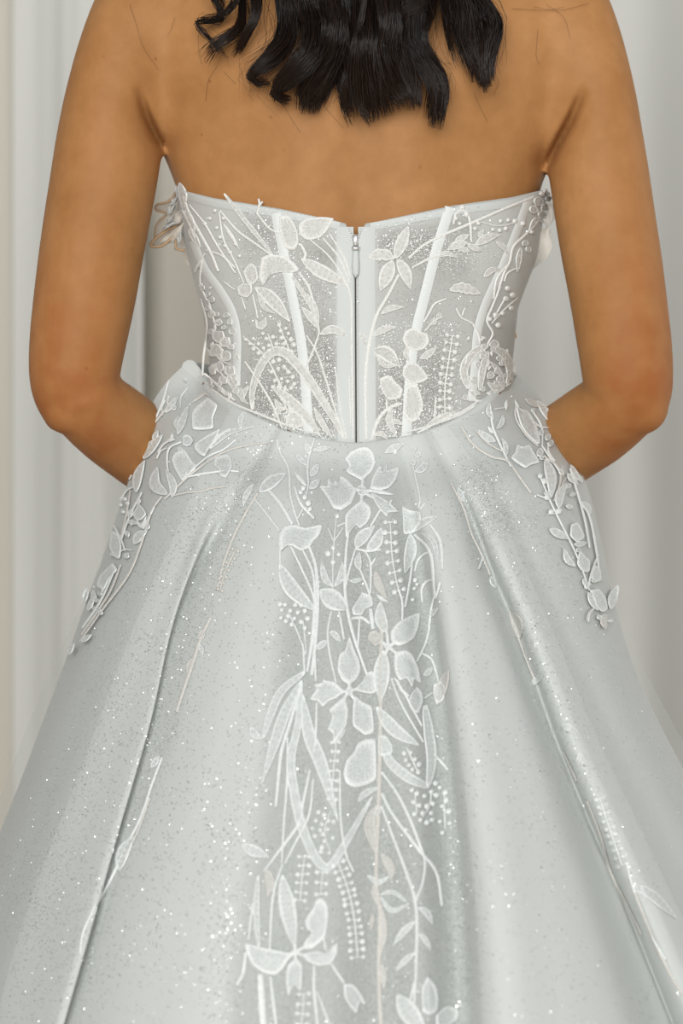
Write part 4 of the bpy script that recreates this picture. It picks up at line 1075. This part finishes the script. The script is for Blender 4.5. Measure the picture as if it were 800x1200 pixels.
# ---- skirt: right hip
H.stem((574, 476), (577, 500), (586, 522), (598, 547), w=2.8); H.leaf((577, 492), (572, 482), (573, 472), w=7); H.leaf((581, 503), (587, 496), (588, 486), w=6); H.leaf((580, 518), (570, 513), (559, 504), w=9); H.leaf((592, 536), (592, 524), (587, 514), w=6); H.leaf((578, 508), (571, 500), w=5); H.stem((590, 478), (577, 480), w=2.2)
H.stem((540, 500), (554, 521), (575, 535), (594, 540), (606, 556), (622, 578), w=3, beige=True); H.stem((556, 504), (572, 520), (590, 530), w=2.2, beige=True)
H.blob([(602, 467), (607, 478), (618, 482), (628, 498), (633, 519), (628, 521), (615, 508), (608, 495), (604, 480)], hole=(616, 496)); H.stem((604, 470), (604, 490), (616, 510), (630, 523), w=2.4, beige=True); H.stem((622, 480), (634, 500), (635, 522), w=2.4)
H.blob([(605, 521), (610, 524), (620, 522), (625, 530), (632, 542), (622, 545), (615, 549), (605, 543), (598, 537), (603, 530)], name='rose'); H.dot(632, 531, 5); H.dot(644, 520, 4); H.dot(641, 513, 4)
H.leaf((638, 538), (645, 560), (645, 584), w=13); H.stem((636, 534), (653, 548), (656, 564), (648, 588), w=2.6, beige=True); H.stem((634, 522), (645, 538), (655, 553), w=2.4)
H.berries([(632, 558), (637, 564), (645, 600), (654, 599), (640, 583)], [[(632, 558), (643, 585), (650, 600), (660, 620), (671, 642), (681, 666), (690, 692)], [(628, 580), (643, 586)], [(650, 602), (640, 603)]], r=3.4)
H.leaf((654, 596), (655, 580), (663, 566), w=11); H.leaf((643, 620), (654, 626), (665, 632), w=10); H.blob([(668, 615), (675, 612), (680, 620), (684, 630), (675, 636), (667, 628)], name='rose'); H.leaf((671, 638), (678, 638), (687, 636), w=7); H.leaf((673, 664), (664, 656), (660, 643), w=8)
H.blob([(678, 645), (685, 653), (690, 657), (689, 671), (680, 669), (675, 660)]); H.blob([(696, 662), (702, 668), (703, 680), (696, 683), (691, 675)]); H.stem((691, 684), (686, 690), (684, 684), w=2.6); H.stem((700, 650), (692, 672), (688, 690), w=2.4)
H.blob([(690, 692), (700, 690), (708, 700), (711, 714), (705, 718), (698, 712), (695, 702)], name='rose'); H.leaf((688, 694), (694, 708), (700, 716), w=7); H.leaf((710, 720), (706, 728), (709, 738), w=8, beige=True); H.leaf((715, 714), (717, 700), (723, 686), w=11)
H.stem((667, 549), (678, 585), (685, 612), (690, 642), w=2.6); H.stem((680, 590), (690, 606), (697, 640), (701, 668), w=2.6); H.leaf((664, 555), (669, 562), (677, 568), w=7); H.leaf((668, 545), (673, 556), (682, 566), w=7); H.leaf((680, 588), (687, 594), (691, 603), w=7); H.leaf((628, 470), (636, 480), (645, 497), w=8); H.leaf((614, 467), (626, 474), (640, 476), w=7, beige=True); H.stem((640, 478), (652, 500), (662, 528), w=2.2)
# small leaves and knots between the large hip motifs
r3 = np.random.default_rng(5)
for k in range(46):
    y_ = r3.uniform(455, 735)
    if k % 2: x0_, x1_ = lin(L0y, y_) + 11, lin([(455, 245), (500, 262), (560, 215), (620, 178), (700, 128), (740, 108)], y_)
    else: x0_, x1_ = lin([(455, 580), (500, 600), (560, 625), (640, 660), (735, 705)], y_), lin(R0y, y_) - 15
    x_ = r3.uniform(x0_, x1_); g = r3.normal(1.95 if k % 2 else 1.2, .7); L_ = r3.uniform(6, 13)
    if r3.uniform() < .3: H.dot(x_, y_, r3.uniform(2.4, 3.6))
    elif r3.uniform() < .35: H.stem((x_, y_), (x_ + L_ * math.cos(g + .3), y_ + L_ * math.sin(g + .3)), (x_ + 2 * L_ * math.cos(g), y_ + 2 * L_ * math.sin(g)), w=2.2, beige=r3.uniform() < .4)
    else: H.leaf((x_, y_), (x_ + L_ * math.cos(g), y_ + L_ * math.sin(g)), w=r3.uniform(3.5, 6.5))
# right pleat trim
K.stem((528, 566), (543, 596), (552, 625), (563, 648), (574, 674), w=3, beige=True, name='pleat_trim'); K.stem((566, 652), (560, 668), w=3); K.leaf((536, 572), (544, 590), w=7); K.leaf((574, 676), (580, 690), w=7); K.leaf((598, 716), (606, 730), (609, 750), w=13, beige=True)
K.stem((607, 748), (616, 772), (626, 797), w=3, beige=True, name='pleat_trim'); K.leaf((622, 803), (630, 796), (637, 788), w=8)
K.leaf((652, 858), (664, 852), (680, 862), w=9); K.leaf((677, 898), (679, 888), (681, 878), w=6); K.stem((660, 880), (676, 915), w=2.4, beige=True); K.stem((688, 938), (704, 980), (716, 1022), (736, 1062), (752, 1095), w=3, beige=True, name='pleat_trim'); K.pairs([(703, 936), (714, 970), (729, 1014)], step=8, half=5, r=3)
K.leaf((735, 1040), (760, 1047), (792, 1077), w=12); K.stem((735, 1014), (742, 1040), (760, 1090), (780, 1124)); K.stem((744, 1046), (764, 1098), (789, 1148), (802, 1168), w=4, beige=True, name='pleat_trim')

# ------------------------------------------------------------------ sequins and glitter
def scatter(n, sampler, rmin, rmax, bv, tilt, V, f):
    cnt = 0
    for _ in range(n):
        px, py = sampler()
        h = cast(bv, px, py)
        if not h: continue
        nn = (h[1] + Vector(rng.normal(0, tilt, 3))).normalized()
        r = random.uniform(rmin, rmax) * MM
        t = nn.orthogonal().normalized(); t2 = nn.cross(t)
        c = h[0] + h[1] * (0.0004 + .6 * r)
        o = len(V); a0 = random.uniform(0, 6)
        V.extend([c + (t * math.cos(a0 + k * 1.2566) + t2 * math.sin(a0 + k * 1.2566)) * r for k in range(5)])
        f.append(tuple(range(o, o + 5)))
def along(path, spread, y0=None):
    P = catmull(path, 80)
    def s():
        q = P[random.randrange(80)]
        return q[0] + random.gauss(0, spread), q[1] + random.gauss(0, 12)
    return s
V, f = [], []
uni = lambda: (random.uniform(-20, 820), random.uniform(440, 1215))
scatter(9500, uni, .45, .8, BV_S, .45, V, f)
for path, sp, n in [([(290, 560), (220, 740), (190, 860), (140, 1000), (90, 1130)], 16, 1100), ([(170, 720), (120, 850), (60, 980), (10, 1100)], 42, 1700), ([(30, 1000), (60, 1200)], 40, 500),
                    ([(330, 740), (300, 900), (275, 1030), (265, 1200)], 20, 420), ([(250, 860), (215, 1000), (180, 1150)], 30, 160), ([(515, 860), (535, 1000), (548, 1170)], 16, 420), ([(470, 960), (480, 1180)], 20, 240),
                    ([(560, 540), (590, 620), (560, 560)], 16, 700), ([(600, 660), (640, 780), (700, 930), (760, 1050)], 18, 700), ([(700, 760), (780, 900), (800, 960)], 20, 420), ([(620, 600), (700, 760)], 30, 500), ([(310, 520), (280, 600)], 10, 160), ([(540, 590), (570, 660)], 8, 160), ([(160, 700), (200, 640), (250, 560)], 30, 500)]:
    scatter(int(n * 1.9), along(path, sp), .4, .75, BV_S, .5, V, f)
mesh_obj('glitter', V, f, M_SEQ, skirt, smooth=False, kind='stuff')
V, f = [], []
for path, sp, n in [([(575, 870), (615, 950), (640, 1080), (670, 1190)], 16, 120), ([(225, 880), (195, 1000), (160, 1120), (90, 1160)], 16, 110), ([(275, 960), (262, 1080), (255, 1190)], 20, 170), ([(540, 1000), (545, 1180)], 14, 120), ([(610, 700), (700, 900)], 16, 60),
                    ([(420, 540), (420, 610)], 14, 26), ([(408, 770), (408, 850)], 16, 22), ([(470, 780), (480, 740)], 10, 14), ([(345, 880), (360, 980)], 5, 18), ([(372, 1070), (310, 1122)], 8, 20), ([(508, 1170), (490, 1200)], 8, 10)]:
    scatter(n, along(path, sp), .7, 1.15, BV_S, .35, V, f)
mesh_obj('sequins', V, f, M_SEQ, skirt, smooth=False, kind='stuff')
V, f = [], []
def inb():
    return random.choice([random.uniform(285, 395), random.uniform(442, 560), random.uniform(225, 620)]), random.uniform(240, 515)
scatter(3500, inb, .4, .75, BV_B, .6, V, f)
mesh_obj('glitter', V, f, M_SEQ, bodice, smooth=False, kind='stuff')

V, f = [], []
def inb2():
    if random.random() < .5: return random.uniform(296, 393), 515 - 120 * random.random() ** 1.5
    return random.uniform(443, 540), 512 - 135 * random.random() ** 1.5
scatter(4200, inb2, .45, .95, BV_B, .3, V, f)
scatter(900, along([(330, 262), (322, 310), (375, 360)], 20), .45, .9, BV_B, .3, V, f)
scatter(900, along([(452, 285), (500, 290), (560, 300)], 18), .45, .9, BV_B, .3, V, f)
mesh_obj('glitter_glints', V, f, M_GLINT, bodice, smooth=False, kind='stuff')  # glitter sparkle painted as matt white discs

# ------------------------------------------------------------------ hair
def scalp():
    bm = bmesh.new()
    bmesh.ops.create_uvsphere(bm, u_segments=36, v_segments=22, radius=1.0)
    for v in bm.verts:
        c = v.co
        back_ = sstep(-.2, .5, -c.y)
        r = 1.0 + 0.05 * back_ + .012 * math.sin(14 * math.atan2(c.x, -c.y) + 3 * c.z)
        v.co = Vector((PX + c.x * .084 * r, .105 + c.y * .108 * r - .006, 1.716 + c.z * .108 * r))
    bmesh.ops.delete(bm, geom=[v for v in bm.verts if v.co.y > .165 and v.co.z < 1.745 or v.co.z < 1.625], context='VERTS')
    me = bpy.data.meshes.new('hair'); bm.to_mesh(me); bm.free()
    me.polygons.foreach_set('use_smooth', [True] * len(me.polygons)); me.materials.append(M_HAIR)
    o = bpy.data.objects.new('hair', me); o['label'] = 'long dark brown wavy hair hanging loose over the upper back'
    COL.objects.link(o); return child(o)
hair = scalp()

def lock(path, width, n, thick=.014, top=None, seed=0, depth=-.030, tip=(.75, 1.0), frizz=.0012, rad=.00042, name='hair_lock', taper=.6, spread=None):
    """a lock of hair: fine strands that follow one guide from the scalp to the photographed tip"""
    r = np.random.default_rng(seed)
    NS = 34
    p0 = np.array(path[0], float)
    tx = top if top is not None else 420 + (p0[0] - 420) * .45
    full = [(tx, -330), (tx * .6 + p0[0] * .4, -200), (p0[0] * .9 + tx * .1 + 6 * math.sin(seed), -90)] + [tuple(q) for q in path]
    C = catmull(full, 90)
    up = np.interp(C[:, 1], [-330, -200, -60, 40, 150], [.010, -.012, depth, depth, depth + .012])
    Wd = np.array([W(c[0], c[1], y) for c, y in zip(C, up)])
    s_all = np.linspace(0, 1, 90)
    onframe = np.searchsorted(C[:, 1], -40) / 90
    A = r.uniform(0, 2 * np.pi, n); Rr = np.sqrt(r.uniform(0, 1, n))
    a, b_ = Rr * np.cos(A), Rr * np.sin(A)
    nc = max(3, int(width / 3.2))
    cA, cR = r.uniform(0, 6.283, nc), np.sqrt(r.uniform(0, 1, nc)) * .92
    cl = r.integers(0, nc, n); ca, cb = (cR * np.cos(cA))[cl], (cR * np.sin(cA))[cl]
    cend = r.uniform(tip[0], tip[1], nc)[cl]; cph = r.uniform(0, 6.28, nc)[cl]
    end = np.minimum(1, cend - r.uniform(0, .085, n) ** 1.0 * (r.uniform(0, 1, n) < .7)) if tip[0] < 1 else np.ones(n)
    end_old = r.uniform(tip[0], tip[1], n) if tip[0] < 1 else np.ones(n)
    wid = width * MM / 2
    VV, FF, TT = [], [], []
    T = np.gradient(C, axis=0); T /= np.linalg.norm(T, axis=1)[:, None] + 1e-9
    Nx = np.stack([-T[:, 1], T[:, 0]], 1)
    for k in range(n):
        s = np.linspace(0, end[k], NS)
        base_ = np.stack([np.interp(s, s_all, Wd[:, q]) for q in range(3)], 1)
        nx = np.stack([np.interp(s, s_all, Nx[:, q]) for q in range(2)], 1)
        prof = np.interp(s, [0, .3, max(.31, onframe), .85, 1], [.7, .9, 1, 1, taper])
        ph = r.uniform(0, 6.28, 3)
        wob = frizz * (np.sin(s * r.uniform(9, 16) + ph[0]) + .6 * np.sin(s * r.uniform(22, 34) + ph[1])) * np.clip(s * 1.5, .2, 1.5)
        g_ = np.clip((s - .35) / .6, 0, 1) ** 1.3 * .82
        ox = (a[k] * (1 - g_) + ca[k] * g_) * wid * prof + wob + .0016 * np.sin(s * 24 + cph[k]) * g_
        if spread: ox = ox + spread * MM * a[k] * np.clip((s - .82) / .18, 0, 1)
        P = base_.copy()
        P[:, 0] += -ox * nx[:, 0] * -1
        P[:, 2] += ox * nx[:, 1] * -1
        P[:, 1] += (b_[k] * (1 - g_) + cb[k] * g_) * thick / 2 * prof + .6 * frizz * np.sin(s * 19 + ph[2]) + .007 * np.sin(s * 17 + seed * 1.3) * np.clip(s * 2 - .6, 0, 1)
        rr = rad * np.interp(s, [0, .8, end[k] * .96, end[k]], [1, 1, .75, .15])
        Tt = np.gradient(P, axis=0); Tt /= np.linalg.norm(Tt, axis=1)[:, None] + 1e-9
        S1 = np.cross(Tt, (0, 1, 0)); S1 /= np.linalg.norm(S1, axis=1)[:, None] + 1e-9
        S2 = np.cross(Tt, S1)
        q3 = [P + rr[:, None] * (math.cos(g) * S1 + math.sin(g) * S2) for g in (0.5, 2.594, 4.689)]
        o = k * NS * 3
        VV.append(np.stack(q3, 1).reshape(-1, 3))
        tint = r.uniform(0, .6) ** 2
        TT.append(np.repeat(tint + .55 * np.clip((s - .8) / .2, 0, 1) * r.uniform(.2, 1), 3))
    G = np.array(grid_faces(NS, 3, True))
    FF = (G[None] + (np.arange(n) * NS * 3)[:, None, None]).reshape(-1, 4)
    VV = np.concatenate(VV); TT = np.concatenate(TT)
    me = bpy.data.meshes.new(name)
    me.vertices.add(len(VV)); me.vertices.foreach_set('co', VV.astype(np.float32).reshape(-1))
    me.loops.add(FF.size); me.loops.foreach_set('vertex_index', FF.astype(np.int32).reshape(-1))
    me.polygons.add(len(FF)); me.polygons.foreach_set('loop_start', np.arange(0, FF.size, 4, dtype=np.int32))
    me.polygons.foreach_set('use_smooth', np.ones(len(FF), dtype=bool))
    at = me.attributes.new('tint', 'FLOAT', 'POINT'); at.data.foreach_set('value', TT.astype(np.float32))
    me.update(calc_edges=True); me.validate()
    me.materials.append(M_HAIR)
    o = bpy.data.objects.new(name, me); o.parent = hair; COL.objects.link(o)
    return o

LOCKS = [  # guide, width px, strands, options
    ([(283, -20), (283, 25), (272, 42), (252, 57), (237, 73)], 9, 90, dict(tip=(.96, 1), spread=10, depth=-.020)),
    ([(301, -20), (297, 20), (286, 40), (276, 58), (271, 66)], 15, 150, dict(tip=(.975, 1), depth=-.022)),
    ([(284, -15), (268, 12), (245, 20), (219, 31)], 4, 36, dict(tip=(.93, 1), depth=-.022)),
    ([(254, -20), (259, 10), (255, 29)], 4, 30, dict(tip=(.97, 1), depth=-.020)),
    ([(243, -20), (262, 20), (230, 24), (246, 46), (270, 76)], 3, 24, dict(tip=(.95, 1), depth=-.018)),
    ([(334, -20), (337, 20), (332, 48), (314, 72), (296, 88), (294, 95), (305, 98), (320, 95)], 30, 420, dict(tip=(.95, 1), taper=.25, depth=-.028)),
    ([(357, -20), (366, 30), (362, 60), (343, 85), (326, 102), (324, 112), (333, 117), (345, 115)], 38, 520, dict(tip=(.94, 1), taper=.25, depth=-.034)),
    ([(384, -20), (393, 30), (385, 65), (370, 92), (360, 112), (358, 134)], 40, 560, dict(tip=(.955, 1), depth=-.036, taper=.9)),
    ([(400, -20), (408, 30), (400, 65), (385, 90), (375, 110), (366, 130)], 30, 380, dict(tip=(.955, 1), depth=-.030, taper=.9)),
    ([(395, 30), (396, 90), (402, 122), (413, 150)], 6, 46, dict(tip=(.95, 1), depth=-.026)),
    ([(415, -20), (424, 30), (418, 70), (409, 100), (406, 122), (412, 147)], 22, 260, dict(tip=(.94, 1), taper=.4, depth=-.030)),
    ([(428, -20), (433, 30), (431, 65), (434, 95), (440, 118), (446, 140)], 46, 620, dict(tip=(.955, 1), depth=-.040, taper=1.1, spread=14)),
    ([(450, -20), (455, 30), (452, 60), (462, 92), (474, 112), (481, 122)], 34, 420, dict(tip=(.96, 1), depth=-.042, taper=1.0, spread=10)),
    ([(425, 20), (410, 70), (414, 110), (437, 149)], 7, 70, dict(tip=(.96, 1), depth=-.044)),
    ([(468, -20), (470, 30), (474, 70), (484, 105), (485, 132)], 36, 420, dict(tip=(.95, 1), depth=-.034)),
    ([(488, -20), (485, 25), (486, 55), (500, 80), (511, 105), (509, 152)], 33, 470, dict(tip=(.955, 1), depth=-.036, taper=.9)),
    ([(505, -20), (506, 15), (497, 40), (501, 62), (515, 85), (521, 110), (519, 146)], 9, 110, dict(tip=(.95, 1), depth=-.034)),
    ([(514, -20), (522, 20), (529, 48), (538, 80)], 6, 60, dict(tip=(.94, 1), depth=-.030)),
    ([(536, -20), (545, 20), (552, 52), (562, 82), (569, 108)], 40, 520, dict(tip=(.95, 1), depth=-.036, taper=.8)),
    ([(552, -20), (568, 8), (579, 24), (574, 50), (570, 78), (572, 110)], 28, 380, dict(tip=(.955, 1), depth=-.038, taper=.8)),
    ([(478, -25), (500, -5), (470, 20), (462, 50)], 26, 200, dict(tip=(.95, 1), depth=-.030)),
    ([(345, -25), (375, 10), (398, 45), (412, 75)], 26, 220, dict(tip=(.95, 1), depth=-.028)),
]
for i, (path, w_, n, kw) in enumerate(LOCKS):
    lock(path, w_, n, seed=i + 1, thick=.006 + w_ * .0004, **kw)

for i, (path, w_, n, kw) in enumerate(LOCKS):
    kw2 = dict(kw); kw2.update(tip=(.93, 1), frizz=.0034, rad=.00017, taper=1.15, spread=8)
    lock(path, w_ * 1.45 + 4, max(8, int(n * .07)), seed=i + 101, thick=.012 + w_ * .0004, name='loose_strands', **kw2)

# loose flyaway hairs lying over the skin
BODY_BV = BVHTree.FromPolygons([v.co.copy() for v in body_me.vertices], [tuple(p.vertices) for p in body_me.polygons])
def flyaway(path):
    pts = []
    for (x_, y_) in catmull(path, 16):
        d = (Vector(W(x_, y_, 0)) - CAM).normalized()
        h = BODY_BV.ray_cast(CAM, d, 4.0)
        pts.append((h[0] - d * .004) if h[0] is not None else Vector(W(x_, y_, -.01)))
    v, f_ = tube_mesh([tuple(p) for p in pts], .00012, 4)
    mesh_obj('flyaway_hair', v, f_, M_HAIR, hair, attrs={'tint': [.8] * len(v)})
FLY = [[(152, 5), (160, 30), (168, 55), (186, 82)], [(205, 20), (200, 35), (196, 42)], [(254, 78), (244, 95), (241, 118)], [(330, 120), (345, 145), (352, 155)], [(555, 108), (562, 125), (571, 142)], [(528, 85), (525, 110), (530, 120)], [(510, 30), (518, 60), (532, 82)], [(515, 50), (508, 70), (530, 75)], [(586, 30), (592, 50), (584, 75)],
       [(640, 5), (660, 20), (668, 45)], [(625, 8), (655, 12), (690, 4)], [(600, 10), (640, 12), (660, 8)], [(236, 20), (232, 50), (236, 75)], [(245, 40), (262, 60), (268, 78)], [(262, 84), (276, 98)], [(318, 20), (314, 50), (306, 60)], [(310, 45), (318, 62), (310, 74)], [(322, 30), (302, 52), (322, 66)], [(380, 125), (395, 142), (402, 150)], [(300, 98), (292, 108), (296, 118)], [(575, 80), (584, 95), (578, 112)], [(630, 35), (628, 65), (632, 75)]]
for p in FLY: flyaway(p)
